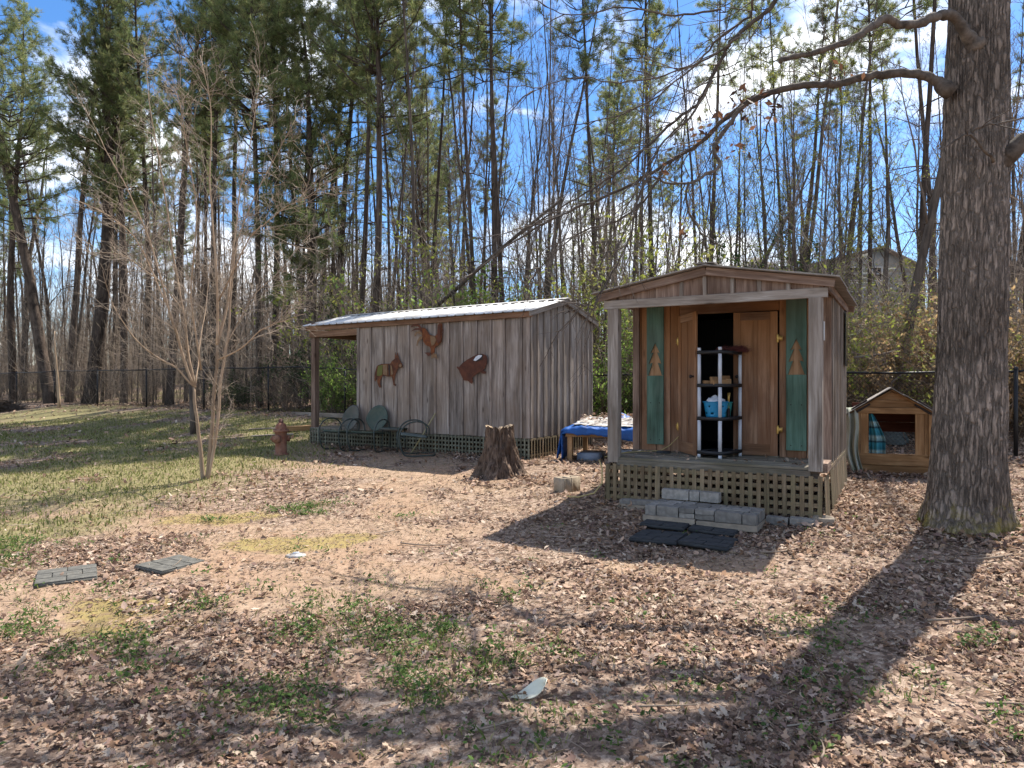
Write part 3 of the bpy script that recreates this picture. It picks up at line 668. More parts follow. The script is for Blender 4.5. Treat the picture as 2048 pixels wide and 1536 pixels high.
# u at the base, trunk width in photo pixels, lean in photo px per 100 px of height, kind, metres behind the fence
TREES = [(28, 15, 0, 'p', 1.5), (43, 12, 1, 'b', 4), (103, 22, -9, 'p', .9), (112, 9, -1, 'b', 3), (137, 15, 6, 'p', 2.0), (175, 27, 3.5, 'p', 1.2), (213, 8, 0, 'b', 5), (221, 8, 1, 'b', 6),
         (246, 14, 0, 'p', 3.0), (294, 13, -1, 'p', 4.0), (338, 18, 4, 'p', 1.5), (372, 9, -2, 'b', 5), (428, 14, 1, 'p', 2.5), (466, 13, 0, 'p', 3.5), (520, 13, 2, 'p', 2.5), (546, 15, 1, 'p', 3.0),
         (590, 9, 0, 'b', 4), (638, 23, -1, 'g', 3.2), (668, 15, 6, 'p', 4.5), (716, 13, 2, 'p', 3), (741, 16, 4, 'p', 2.5), (768, 8, 0, 'b', 4), (812, 7, 0, 'b', 6), (850, 9, 1, 'p', 5), (866, 7, 1, 'b', 7),
         (906, 7, 0, 'b', 6), (958, 10, 0, 'p', 4), (976, 9, -2, 'b', 5), (998, 14, .5, 'p', 5), (1013, 13, 1.5, 'p', 4), (1048, 9, 2, 'b', 6), (1066, 13, 3, 'b', 5), (1090, 6, -1, 'b', 8), (1136, 7, 0, 'b', 7),
         (1186, 9, -1, 'b', 6), (1196, 11, 0, 'p', 5), (1258, 6, 0, 'b', 8), (1312, 12, 0, 'p', 9), (1345, 7, 0, 'b', 12), (1402, 7, -1, 'b', 10), (1412, 9, 0, 'p', 14), (1440, 13, 36, 'd', 8), (1568, 8, 0, 'p', 13),
         (1598, 9, 3, 'b', 9), (1690, 9, 0, 'b', 11), (1738, 10, -1, 'p', 12), (1768, 14, 0, 'y', 7), (1797, 21, 9, 'b', 2.0), (1838, 14, -1, 'p', 9), (1856, 7, -3, 'b', 10), (1875, 12, 0, 'p', 11),
         (1640, 6, 2, 'y', 5), (1500, 6, -2, 'y', 9), (1275, 6, 2, 'y', 6), (2022, 8, 6, 'b', 10), (2040, 6, -2, 'b', 14), (1230, 5, 0, 'y', 5), (1535, 6, 1, 'y', 6), (1585, 6, -1, 'y', 7), (1668, 6, 2, 'y', 6), (1722, 6, -2, 'y', 8), (1420, 5, 1, 'y', 7)]
BANDS = [(-400, 330, 'behind the fence left of the tan sapling'), (330, 600, 'behind the tan sapling'), (600, 930, 'above the porch end of the long shed'), (930, 1215, 'above the closed end of the long shed'),
         (1215, 1480, 'above the left half of the small shed'), (1480, 1700, 'above the right half of the small shed'), (1700, 1890, 'between the small shed and the oak'), (1890, 4000, 'right of the big oak trunk')]
KN = {'p': ('pine_tree', 'tall dark pine', 'pine tree'), 'b': ('bare_tree', 'bare grey tree', 'tree'), 'g': ('bushy_pine', 'bushy green pine', 'pine tree'), 'd': ('leaning_tree', 'leaning dead tree', 'tree'), 'y': ('budding_tree', 'slim budding tree', 'tree')}
ORD = ['leftmost such'] + [q + ' such from left' for q in ('second', 'third', 'fourth', 'fifth', 'sixth', 'seventh', 'eighth', 'ninth', 'tenth', 'eleventh')]
cnt = {}
tot = {}
TREES.sort()
for u, wpx, ln, kd, beh in TREES:
    b = next(q[2] for q in BANDS if q[0] <= u < q[1]); tot[(b, kd)] = tot.get((b, kd), 0) + 1
for i, (u, wpx, ln, kd, beh) in enumerate(TREES):
    y = fence_y(u) + beh * 1.15; x = (u - 1024) / FPX * y; rad = wpx / FPX * y / 2
    b = next(q[2] for q in BANDS if q[0] <= u < q[1]); c_ = cnt.get((b, kd), 0); cnt[(b, kd)] = c_ + 1
    lab = KN[kd][1] + ' ' + b + (', ' + ORD[c_] if tot[(b, kd)] > 1 else '')
    lean = (0, math.atan(ln / 100.0))
    if kd == 'p': kind = PINES[3] if u > 840 else PINES[(i * 7) % 3]; base_r = .16; sz = r.uniform(.92, 1.12)
    elif kd == 'g': kind = BUSHY; base_r = .15; sz = 1.0
    elif kd == 'y': kind = BUDS[i % 2]; base_r = .08; sz = r.uniform(.8, 1.0)
    elif kd == 'd': kind = BARES[1][:1]; base_r = .11; sz = .62
    else: kind = BARES[i % 4]; base_r = .10; sz = r.uniform(.9, 1.2)
    sx = float(np.clip(rad / base_r, .55, 1.9))
    o = place(kind, KN[kd][0], lab, KN[kd][2], 'trees standing behind the fence', x, y, sx, sz, 0, lean)
    o.rotation_euler = (Matrix.Rotation(lean[1], 3, 'Y') @ Matrix.Rotation(float(r.random() * 6.28), 3, 'Z')).to_euler()
    for ch in o.children:
        if ch.name.startswith('crown'): ch.scale = (min(1.4, .95 / sx), min(1.4, .95 / sx), 1)
# farther rows: nothing tells these apart
for i in range(170):
    u = r.uniform(-250, 2300); d = r.uniform(10, 42); y = fence_y(np.clip(u, -200, 2250)) + d; x = (u - 1024) / FPX * y
    left = u < 900
    if left: kd = 'p' if r.random() < .24 else 'b'
    else: kd = 'b' if r.random() < .62 else ('p' if r.random() < .6 else 'y')
    if u > 1380 and d > 22 and kd != 'b': continue
    kind = {'p': PINES[int(r.integers(0, 3))] if left else PINES[3], 'b': BARES[int(r.integers(0, 4))], 'y': BUDS[int(r.integers(0, 2))]}[kd]
    lab = {'p': 'far pine among the crowded trunks deep in the woods', 'b': 'far bare tree among the crowded trunks deep in the woods', 'y': 'far tree with yellow green buds on the wooded slope'}[kd]
    o = place(kind, 'far_' + KN[kd][0], lab, KN[kd][2], {'p': 'far pines deep in the woods', 'b': 'far bare trees deep in the woods', 'y': 'far budding trees on the slope'}[kd], x, y, r.uniform(.6, 1.1), r.uniform(.75, 1.1), float(r.random() * 6.28), (r.normal(0, .03), r.normal(0, .03)))

for i in range(75):      # slim straight trunks crowding the left and middle of the wood
    u = r.uniform(-120, 1120); d = r.uniform(2.5, 24); y = fence_y(u) + d; x = (u - 1024) / FPX * y
    place(BARES[i % 4] if i % 4 else PINES[3], 'slim_tree', 'slim straight trunk among many crowding the woods left of the small shed', 'tree', 'slim trunks in the left woods', x, y, r.uniform(.45, .8), r.uniform(.95, 1.25), float(r.random() * 6.28), (r.normal(0, .02), r.normal(0, .02)))
for i in range(230):
    u = r.uniform(-250, 2300) if i % 3 else r.uniform(-150, 950); d = r.exponential(8) + 1.2; y = fence_y(np.clip(u, -200, 2250)) + d; x = (u - 1024) / FPX * y
    if (u > 1350 and r.random() < .45) or (1560 < u < 1860 and r.random() < .5): continue
    place(SAPS[i % 3], 'woodland_sapling', 'thin bare woodland sapling among many crowding behind the fence', 'sapling', 'thin saplings crowding behind the fence', x, y, r.uniform(.8, 1.3), r.uniform(.6, 1.25), float(r.random() * 6.28), (r.normal(0, .05), r.normal(0, .05)))

# ------------------------------------------------------------------ shrubs
def shrub(seed, H, W, stems, leafn, pal, lsize, twig=(.17, .13, .10)):
    r = np.random.default_rng(seed); st = MB(); A, B, tips = [], [], []
    for i in range(stems):
        az = r.random() * 6.283; p = np.array([math.cos(az), math.sin(az), 0]) * W * .3 * r.random(); d = np.array([math.cos(az) * .45, math.sin(az) * .45, 1])
        L_ = H * r.uniform(.6, 1.1); sp_ = walk(p - (0, 0, .1), d, L_, 6, .14, -.02, r); st.tube(sp_, .010 * np.linspace(1.2, .3, 7), 4, twig)
        for j in range(10):
            s0, sd = at_(sp_, r.uniform(.2, 1)); sl = H * r.uniform(.1, .35); bp = walk(s0, side_dir(sd, r, r.uniform(.5, 1.1)), sl, 3, .2, 0, r)
            st.tube(bp, .005 * np.array([1, .8, .5, .3]), 3, twig, cap=False)
            for q in range(6):
                t0, td = at_(bp, r.uniform(.1, 1)); e = t0 + side_dir(td, r, .7) * r.uniform(.05, .2) * H * .6; A.append(t0); B.append(e); tips += [e, (t0 + e) / 2]
    st.segs(A, B, .003, .0015, 3, twig); out = [st.mesh('shrub_stems', M['twigs'])]
    if leafn:
        lf = MB(); tips = np.array(tips); leaf_quads(lf, tips[r.integers(0, len(tips), leafn)] + r.normal(0, .05, (leafn, 3)), r, lsize, pal); out.append(lf.mesh('shrub_leaves', M['leaves']))
    return out
SHR = {'g': shrub(51, 2.0, 1.2, 14, 3800, GREEN, .035), 'y': shrub(52, 2.4, 1.4, 14, 2600, YG, .033), 't': shrub(53, 2.2, 1.5, 16, 3000, TAN, .045), 'n': shrub(54, 1.8, 1.3, 16, 0, None, 0), 'e': shrub(55, 2.2, 1.3, 12, 5200, ((.05, .085, .03), (.075, .115, .04), (.04, .065, .025)), .04)}
SNAME = {'g': ('leafy_shrub', 'fresh green shrub'), 'y': ('budding_shrub', 'yellow green shrub'), 't': ('brown_leaf_shrub', 'tan leaved shrub'), 'n': ('bare_shrub', 'bare twiggy shrub'), 'e': ('evergreen_shrub', 'dark evergreen shrub')}
# u, metres behind fence (negative: in front), kind, scale
SHRUBS = [(60, .9, 'n', 1.0), (160, 1.3, 'n', .8), (290, 1.0, 'n', .9), (430, 1.2, 'n', 1.0), (500, 1.4, 'e', .7), (585, .8, 'n', 1.0), (678, .7, 'g', .95), (712, 1.6, 'g', 1.1), (640, 2.8, 'e', 1.3), (700, 3.4, 'e', 1.6), (770, 3.0, 'y', 2.3), (560, 2.6, 'n', 1.7),
          (890, 1.6, 'g', 2.1), (850, 3.2, 'n', 1.8), (930, 2.4, 'y', 2.1), (1010, 1.4, 'g', 1.75), (1080, 2.5, 'y', 2.0), (1150, 2.0, 'n', 1.5), (1205, 1.0, 'g', 1.45), (1232, 1.7, 'y', 1.9), (1262, 1.2, 'g', 1.15), (1290, 4.0, 'y', 2.3), (1335, 5, 'n', 1.6),
          (1480, 5, 'y', 1.5), (1560, 4.5, 'y', 1.3), (1620, 3.6, 't', 1.2), (1690, 1.2, 'y', 1.35), (1715, 2.2, 'y', 1.1), (1740, 1.4, 't', 1.0), (1775, 3.0, 't', 1.25), (1820, 1.5, 't', 1.05), (1850, 3.2, 'y', 1.2), (1870, 1.2, 'y', 1.0), (1735, 5, 'n', 1.3), (1800, 6, 'y', 1.2),
          (2015, 1.3, 't', .9), (2040, 2.4, 'y', 1.0), (2080, 1.2, 't', 1.0), (1660, 7, 'y', 1.3), (1530, 8, 'e', 1.9), (1900, 2.0, 't', 1.2), (1960, 2.5, 't', 1.2)]
SHRUBS.sort(); cnt = {}; tot = {}
for u, beh, kd, s in SHRUBS:
    b = next(q[2] for q in BANDS if q[0] <= u < q[1]); tot[(b, kd)] = tot.get((b, kd), 0) + 1
for u, beh, kd, s in SHRUBS:
    y = fence_y(u) + beh; x = (u - 1024) / FPX * y; b = next(q[2] for q in BANDS if q[0] <= u < q[1]); c_ = cnt.get((b, kd), 0); cnt[(b, kd)] = c_ + 1
    lab = SNAME[kd][1] + ' ' + b.replace('above', 'behind') + (', ' + ORD[c_] if tot[(b, kd)] > 1 else '')
    place(SHR[kd], SNAME[kd][0], lab, 'shrub', 'shrubs along the fence', x, y, s * .95, s, float(r.random() * 6.28), parts=('stems', 'leaves'))

def make_brush():
    """tangled saplings and briars filling the wood edge: reads as one mass"""
    r = np.random.default_rng(5); mb = MB(); A, B, ra, C = [], [], [], []
    base = np.array([(.30, .24, .185), (.22, .175, .135), (.38, .31, .24), (.16, .125, .10)])
    for i in range(3000):
        u = r.uniform(-300, 2350); d = r.exponential(7) + .5; y = fence_y(np.clip(u, -250, 2300)) + d; x = (u - 1024) / FPX * y; z = gzf(x, y)
        H = r.uniform(.6, 3.6) * (1 if d > 2 else .7) * (1.5 if u < 900 else 1.0); q = walk((x, y, z - .1), (r.normal(0, .25), r.normal(0, .25), 1), H, 4, .12, 0, r)
        c = base[r.integers(0, 4)]; rr = r.uniform(.004, .016)
        for k in range(4): A.append(q[k]); B.append(q[k + 1]); ra.append(rr * (1 - k * .2)); C.append(c)
        for k in range(r.integers(4, 12)):
            s0, sd = at_(q, r.uniform(.2, 1)); e = s0 + side_dir(sd, r, r.uniform(.4, 1.2)) * H * r.uniform(.12, .4); A.append(s0); B.append(e); ra.append(rr * .4); C.append(c * 1.1)
            e2 = e + side_dir(unit(e - s0), r, .5) * H * r.uniform(.08, .25); A.append(e); B.append(e2); ra.append(rr * .28); C.append(c * 1.15)
    mb.segs(A, B, np.array(ra), np.array(ra) * .7, 3, np.array(C))
    return stuff(tag(mb.build('woodland_brush', M['twigs']), 'tangled bare brush filling the wood edge behind the fence', 'brush'))
def make_far_wood():
    """the far wood behind everything, one grey brown mass of stems and twigs"""
    r = np.random.default_rng(6); mb = MB(); A, B, ra, rb, C = [], [], [], [], []
    for i in range(2700):
        u = r.uniform(-500, 2550) if i % 2 else r.uniform(-350, 1000); d = r.uniform(24, 70); k = np.clip(u, -250, 2300); y = fence_y(k) + d; x = (u - 1024) / FPX * y; z = gzf(x, y)
        if 1560 < u < 1860 and d < 45: continue
        H = r.uniform(4, 13) * (1.0 if u < 1000 else .62); q = walk((x, y, z - .2), (r.normal(0, .06), r.normal(0, .06), 1), H, 4, .06, 0, r); c = np.array((.26, .215, .17)) * r.uniform(.6, 1.25)
        for j in range(4): A.append(q[j]); B.append(q[j + 1]); ra.append(.05 * (1 - j * .22) * r.uniform(.5, 1.5)); rb.append(.04 * (1 - j * .25)); C.append(c)
        for j in range(12):
            s0, sd = at_(q, r.uniform(.15, 1)); e = s0 + side_dir(sd, r, r.uniform(.4, 1.1)) * r.uniform(.5, 1.9); A.append(s0); B.append(e); ra.append(.014); rb.append(.007); C.append(c * 1.15)
            e2 = e + side_dir(unit(e - s0), r, .6) * r.uniform(.4, 1.0); A.append(e); B.append(e2); ra.append(.009); rb.append(.005); C.append(c * 1.2)
    mb.segs(A, B, np.array(ra), np.array(rb), 3, np.array(C))
    r2 = np.random.default_rng(8); nn = 9000; u = r2.uniform(-400, 2400, nn); d = r2.uniform(20, 60, nn); y = fence_y(np.clip(u, -250, 2300)) + d; x = (u - 1024) / FPX * y
    return stuff(tag(mb.build('far_woods', M['twigs']), 'distant grey brown bare woods beyond the pines', 'woods'))
# ------------------------------------------------------------------ chain link fence
def sub(o, part):
    """hang o (placed in the thing's frame) under a part of that thing"""
    m = part.matrix_basis.inverted() @ o.matrix_basis; o.parent = part; o.matrix_basis = m; return o
def fence_pt(s, z=0.0):
    p = s * FA + FENCE_C * FB; return np.array([p[0], p[1], gzf(p[0], p[1]) + z])
def fence_s(u):
    y = fence_y(u); return (u - 1024) / FPX * y * FA[0] + y * FA[1]
fs = [fence_s(u) for u in (33, 109, 195, 293, 408, 537, 690)]
posts = [fs[0] - 3.4 * k for k in (4, 3, 2, 1)] + fs
while posts[-1] + 3.3 < .3: posts.append(posts[-1] + 3.1)
posts.append(.79)
def make_fence(name, label, PF, ps, H=1.5):
    f = thing(name, label, 'fence', tuple(PF(ps[-1])))
    o0 = np.array(f.location)
    for s in ps:
        if s == .12: continue
        b = PF(s); mb = MB(); k = .034 if s == ps[-1] else .028
        mb.tube([b - (0, 0, .2) - o0, b + (0, 0, H + .02) - o0], k, 8); mb.lathe([(k * 1.15, 0), (k * 1.1, .02), (k * .6, .045), (0.0, .05)], 8, tuple(b + (0, 0, H + .01) - o0))
        mb.build('post', M['black_metal'], f)
    for a, b in zip(ps[:-1], ps[1:]):
        q = [PF(a + (b - a) * t_) + (0, 0, H - .03) - o0 for t_ in np.linspace(0, 1, 4)]; mb = MB(); mb.tube(q, .021, 8); mb.build('top_rail', M['black_metal'], f)
    A, B = [], []; st = .075; s = ps[0]
    while s < ps[-1]:
        for sg in (1, -1):
            s2 = s + sg * 1.36
            if ps[0] <= s2 <= ps[-1]: A.append(PF(s) + (0, 0, .06) - o0); B.append(PF(s2) + (0, 0, H - .06) - o0)
        s += st
    mb = MB(); mb.segs(A, B, .0030, .0030, 3); q = [PF(t_) + (0, 0, .05) - o0 for t_ in np.linspace(ps[0], ps[-1], 40)]; mb.tube(q, .004, 4)
    mb.build('wire_mesh', M['black_metal'], f)
    return f
make_fence('chain_link_fence', 'long black chain link fence running behind both sheds along the woods', fence_pt, posts)
c0 = fence_pt(.79)
def fence2(s):
    x, y = c0[0] + .9 * s, c0[1] + .44 * s; return np.array([x, y, gzf(x, y)])
make_fence('chain_link_fence', 'short black chain link run leaving the corner post right of the oak', fence2, [6.6, 3.4, .12])

# ------------------------------------------------------------------ the long shed
def ray_local(O, rz, u, v, axis, val):
    Mi = (Matrix.Translation(O) @ Matrix.Rotation(rz, 4, 'Z')).inverted(); o = Mi @ Vector((0, 0, CAM_H)); d = Mi.to_3x3() @ Vector(((u - 1024) / FPX, 1, -(v - 768) / FPX))
    t_ = (val - o[axis]) / d[axis]; return o + d * t_
AO = Vector((-4.63, 15.65, 0.0)); ARZ = math.atan2(-.549, .836); AL, AD = 5.93, 2.5; AP = 1.53
def A_uv(u, v): return ray_local(AO, ARZ, u, v, 1, 0.0)
A = thing('long_shed', 'long grey board and batten shed with metal roof and open porch end', 'shed', AO, ARZ)
FZ, WT = .41, 2.62
bat = [A_uv(u, 760)[0] for u in (724, 742, 767, 793, 818, 844, 871, 897, 925, 953, 982, 1009, 1043)]
edges = [AP] + bat[1:] + [AL]
for a, b in zip(edges[:-1], edges[1:]):
    plank(A, 'board', M['grey_wood'], ((a + b) / 2, .012 + random.uniform(-.003, .003), (FZ + WT) / 2 + random.uniform(-.01, 0)), (b - a - .006, .022, WT - FZ), 'z')
for i, x in enumerate([AP + .03] + bat[1:] + [AL - .03]):
    plank(A, 'batten', M['grey_wood'], (x, -.013, (FZ + WT) / 2), (.05 if 0 < i < len(bat) else .07, .024, WT - FZ - .01), 'z', (0, random.uniform(-.002, .002), 0))
# gable end facing right, back wall, porch end wall
RZ0, RZR, EO = 2.72, 3.07, .13          # eave and ridge heights, eave overhang
def slope(y): return RZ0 + (RZR - RZ0) * (1 - abs(y - AD / 2) / (AD / 2 + EO)) - .05
def end_wall(x, nx, ys, mat, bmat, full=True):
    for a, b in zip(ys[:-1], ys[1:]):
        a2, b2 = a + .003, b - .003; top = [(slope(b2), b2)] + ([(slope(AD / 2), AD / 2)] if a2 < AD / 2 < b2 else []) + [(slope(a2), a2)]
        prism(A, 'board', mat, [(FZ, a2), (FZ, b2)] + top, .02, axes((x, 0, 0), (0, 0, 1), (0, 1, 0), (-1, 0, 0)))
    for y in ys:
        y = min(max(y, .028), AD - .028)
        plank(A, 'batten', bmat, (x + nx * .023, y, (FZ + slope(y)) / 2), (.022, .045, slope(y) - FZ - .02), 'z')
ys = [0.0] + [ray_local(AO, ARZ, u, 760, 0, AL)[1] for u in (1075, 1088, 1102.5, 1115, 1127, 1140, 1154, 1164.5, 1175)] + [AD]
ys = sorted(min(max(q, 0), AD) for q in ys)
end_wall(AL - .012, 1, ys, M['grey_side'], M['grey_side'])
end_wall(AP + .012, -1, [0, .31, .62, .93, 1.25, 1.56, 1.87, 2.18, AD], M['grey_wood'], M['grey_wood'])
xs = np.linspace(AP, AL, 15)
for a, b in zip(xs[:-1], xs[1:]): plank(A, 'board', M['grey_wood'], ((a + b) / 2, AD - .012, (FZ + WT) / 2), (b - a - .006, .022, WT - FZ), 'z')
# eave fascia, porch beams, rafters, posts, floor
plank(A, 'fascia', M['fascia'], (AL / 2, -.045, WT + .045), (AL + .16, .03, .10), 'x')
plank(A, 'porch_beam', M['fascia'], (AP / 2 - .01, .03, WT - .085), (AP, .09, .14), 'x')
plank(A, 'porch_beam', M['fascia'], (AP / 2 - .01, AD - .05, WT - .085), (AP, .09, .14), 'x')
plank(A, 'porch_beam', M['fascia'], (.05, AD / 2, WT - .08), (.09, AD - .2, .13), 'y')
plank(A, 'fascia', M['grey_wood'], (AL / 2, AD + .045, WT + .045), (AL + .16, .03, .10), 'x')
for y in (.08, AD - .08): plank(A, 'post', M['pink_wood'], (.08, y, (FZ + WT - .155) / 2 + .16), (.13, .13, WT - .155 - FZ + .35), 'z')
for x in (.4, .8, 1.2):
    for sgn in (-1, 1):
        an = math.atan((RZR - RZ0) / (AD / 2 + EO)); plank(A, 'rafter', M['fascia'], (x, AD / 2 + sgn * AD / 4, (slope(AD / 4)) - .03), (.04, AD / 2 / math.cos(an), .08), 'y', (-sgn * an, 0, 0))
for k in range(17): plank(A, 'floor_board', M['deck'], (AP / 2 + .02, .08 + k * .146, FZ - .015), (AP - .02, .138, .03), 'x')
plank(A, 'rim_joist', M['grey_wood'], (AP / 2, .02, FZ - .06), (AP - .02, .04, .11), 'x')
for x in (-.075, AL + .075):            # sloping verge boards
    for sgn in (-1, 1):
        an = math.atan((RZR - RZ0) / (AD / 2 + EO)); Lh = (AD / 2 + EO)
        plank(A, 'verge_board', M['grey_side'], (x, AD / 2 + sgn * Lh / 2, (RZ0 + RZR) / 2 - .055), (.028, Lh / math.cos(an), .09), 'y', (-sgn * an, 0, 0))
def roof_panel(x0, x1, sgn):
    prof = []; x = x0
    while x < x1 - .01:
        e = min(x + .228, x1); prof += [(x, 0), (x + .012, .019), (x + .036, .019), (x + .048, 0)]; x = e
    prof.append((x1, 0)); pr = np.array(prof); n_ = len(pr); ye = -EO if sgn < 0 else AD + EO; yr = AD / 2
    mb = MB(); rows = []
    for t_ in (0, .5, 1): rows.append(np.stack([pr[:, 0], np.full(n_, ye + (yr - ye) * t_), RZ0 + (RZR - RZ0) * t_ + pr[:, 1]], -1))
    Vt = np.concatenate(rows); Vb = Vt - (0, 0, .004); i = np.arange(n_ - 1)
    q = np.concatenate([np.stack([i + k * n_, i + 1 + k * n_, i + 1 + (k + 1) * n_, i + (k + 1) * n_], -1) for k in range(2)])
    mb.add(np.concatenate([Vt, Vb]), [q, q[:, ::-1] + 3 * n_, np.stack([i, i + 3 * n_, i + 1 + 3 * n_, i + 1], -1)])
    return mb.build('roof_panel', M['roofing'], A)
pe = np.linspace(-.12, AL + .12, 8)
for a, b in zip(pe[:-1], pe[1:]):
    for sgn in (-1, 1): roof_panel(a + .002, b - .002, sgn)
mb = MB(); mb.add([(-.13, AD / 2 - .14, RZR - .01), (AL + .13, AD / 2 - .14, RZR - .01), (AL + .13, AD / 2, RZR + .028), (-.13, AD / 2, RZR + .028), (AL + .13, AD / 2 + .14, RZR - .01), (-.13, AD / 2 + .14, RZR - .01)], np.array([(0, 1, 2, 3), (3, 2, 4, 5)]))
mb.build('ridge_cap', M['roofing'], A)
# lattice skirt
x = .03
while x < AL - .02:
    plank(A, 'lattice_slat', M['lattice_green'], (x, -.016, FZ / 2 - .03), (.036, .008, FZ + .05), 'z', (0, random.uniform(-.015, .015), 0)); x += .084
for z in (.03, .115, .20, .285, .37): plank(A, 'lattice_rail', M['lattice_green'], (AL / 2, -.006, z), (AL, .008, .036), 'x')
y = .03
while y < AD:
    plank(A, 'lattice_slat', M['lattice_tan'], (AL + .018, y, FZ / 2 - .03), (.008, .036, FZ + .03), 'z', (random.uniform(-.02, .02), 0, 0)); y += .10
for z in (.10, .385): plank(A, 'lattice_rail', M['lattice_tan'], (AL + .009, AD / 2, z), (.008, AD, .036), 'y')
plank(A, 'skirt_board', M['grey_wood'], (AL / 2, AD - .01, FZ / 2), (AL, .02, FZ), 'x')
plank(A, 'skirt_board', M['grey_wood'], (.02, AD / 2, FZ / 2), (.02, AD, FZ), 'y')

# ------------------------------------------------------------------ the small shed
BO = Vector((1.181, 8.435, 0.0)); BRZ = math.atan2(-.502, .865); BW, BD, BP = 2.43, 2.9, .95
def B_uv(u, v, y): return ray_local(BO, BRZ, u, v, 1, y)
Bs = thing('small_shed', 'small brown gabled shed with front porch, open doors and green trim boards', 'shed', BO, BRZ)
DZ, BB = .51, 2.32
for x, zb in ((.07, .44), (BW - .07, .47)):
    plank(Bs, 'post', M['post_wood'], (x, .055, (zb + BB) / 2), (.135, .13, BB - zb), 'z', ch=.006)
plank(Bs, 'porch_beam', M['post_wood'], (BW / 2, .02, BB + .052), (BW + .10, .045, .105), 'x', (0, math.radians(0.15), 0))
EZ, PZ, RX = 2.525, 2.735, .15            # eave height at the wall line, peak height, side overhang
SL = (PZ - EZ) / (BW / 2)
def bz(x): return PZ - abs(x - BW / 2) * SL
an = math.atan(SL)
for sgn in (-1, 1):
    Lh = BW / 2 + RX - .03
    plank(Bs, 'gable_fascia', M['pink_wood'], (BW / 2 + sgn * Lh / 2, -.028, bz(BW / 2 + Lh / 2) - .045), (Lh / math.cos(an), .032, .092), 'x', (0, sgn * an, 0))
    plank(Bs, 'gable_fascia', M['pink_wood'], (BW / 2 + sgn * Lh / 2, BD + .03, bz(BW / 2 + Lh / 2) - .045), (Lh / math.cos(an), .03, .09), 'x', (0, sgn * an, 0))
gxs = [0.0, .33, .60, .92, 1.215, 1.53, 1.80, 2.12, BW]
for yv in (.03, BD - .01):
    for a, b in zip(gxs[:-1], gxs[1:]):
        a2, b2 = a + .003, b - .003; prism(Bs, 'gable_board', M['pink_wood'], [(BB + .06, a2), (BB + .06, b2), (bz(b2) - .02, b2), (bz(a2) - .02, a2)], .02, axes((0, yv, 0), (0, 0, 1), (1, 0, 0), (0, 1, 0)))
for xv in (.92, 1.19, 1.50, 1.79, 2.09):
    h = bz(xv) - .085 - (BB + .09); plank(Bs, 'gable_batten', M['post_wood'], (xv, .008, BB + .095 + h / 2), (.042, .02, h), 'z', (0, random.uniform(-.05, .05), 0))
# roof: two decks of sheet over boards, rafters under the right eave
for sgn in (-1, 1):
    Lh = BW / 2 + RX; Lr = Lh / math.cos(an)
    for k in range(3):
        y0 = -.10 + k * 1.04; plank(Bs, 'roof_sheet', M['tarpaper'], (BW / 2 + sgn * Lh / 2, y0 + .515, bz(BW / 2 + Lh / 2) + .016 + .003 * k), (Lr + (.02 if k else .05), 1.06, .016), 'x', (random.uniform(-.004, .004), sgn * an, 0), ch=.002)
    for yv in (.45, .95, 1.9, 2.8): plank(Bs, 'rafter', M['warm_wood'], (BW / 2 + sgn * Lh / 2, yv, bz(BW / 2 + Lh / 2) - .035), (Lr - .34, .04, .075), 'x', (0, sgn * an, 0))
    plank(Bs, 'eave_board', M['pink_wood'], (BW / 2 + sgn * (BW / 2 + .035), BD / 2 + .06, bz(BW) - .065), (.03, BD - .1, .10), 'y')
plank(Bs, 'ridge_cap', M['tarpaper'], (BW / 2, BD / 2 - .05, PZ + .037), (.22, BD + .14, .014), 'y', (0, .02, 0))
# deck
for k in range(7):
    plank(Bs, 'deck_board', M['deck'], (BW / 2 + random.uniform(-.02, .02), .07 + k * .136, DZ - .016 + random.uniform(-.008, .004)), (BW - .16 + random.uniform(-.05, .03) if k < 1 else BW + random.uniform(-.04, .02), .126, .03), 'x', (random.uniform(-.02, .02), random.uniform(-.004, .004), random.uniform(-.006, .006)))
plank(Bs, 'rim_joist', M['deck'], (BW / 2, .012, DZ - .072), (BW - .24, .035, .07), 'x')
plank(Bs, 'deck_block', M['pink_wood'], (BW - .02, .30, DZ - .01), (.12, .42, .10), 'y')
for k in range(13): plank(Bs, 'floor_board', M['deck'], (BW / 2, BP + .09 + k * .15, DZ - .018), (BW - .03, .142, .03), 'x')
# lattice skirt
for x in np.arange(.02, BW, .0885):
    tilt = random.uniform(-.012, .012) * (2.5 if x > 1.9 else 1)
    plank(Bs, 'lattice_slat', M['lattice_tan'], (x, -.034 + random.uniform(-.002, .002), .20 + random.uniform(-.008, .008)), (.046, .008, .45), 'z', (0, tilt, 0))
for a, b in ((.0, .66), (.66, 1.19), (1.19, 1.86), (1.86, BW)):
    dzz = random.uniform(-.01, .01)
    for z in (.02, .108, .196, .284, .372): plank(Bs, 'lattice_rail', M['lattice_tan'], ((a + b) / 2, -.025, z + dzz), (b - a - .004, .008, .046), 'x')
for x in (.665, 1.865): plank(Bs, 'lattice_edge', M['lattice_tan'], (x, -.046, .20), (.028, .012, .45), 'z')
for xx, sg in ((BW + .02, 1), (-.02, -1)):
    for y0, y1, lean_, top in ((-.01, .46, .03, .42), (.62, BD, .05, .50)):
        y = y0 + .03
        while y < y1:
            plank(Bs, 'lattice_slat', M['lattice_tan'], (xx + sg * .008, y, top / 2 - .05), (.009, .05, top + .08), 'z', (0, -sg * lean_, 0)); y += .075
        for z in (.05, .22, top - .05): plank(Bs, 'lattice_rail', M['lattice_tan'], (xx, (y0 + y1) / 2, z), (.008, y1 - y0, .04), 'y')
for y in np.arange(.2, BD, .55): plank(Bs, 'floor_joist', M['grey_wood'], (BW / 2, y, DZ - .09), (BW - .1, .04, .10), 'x')
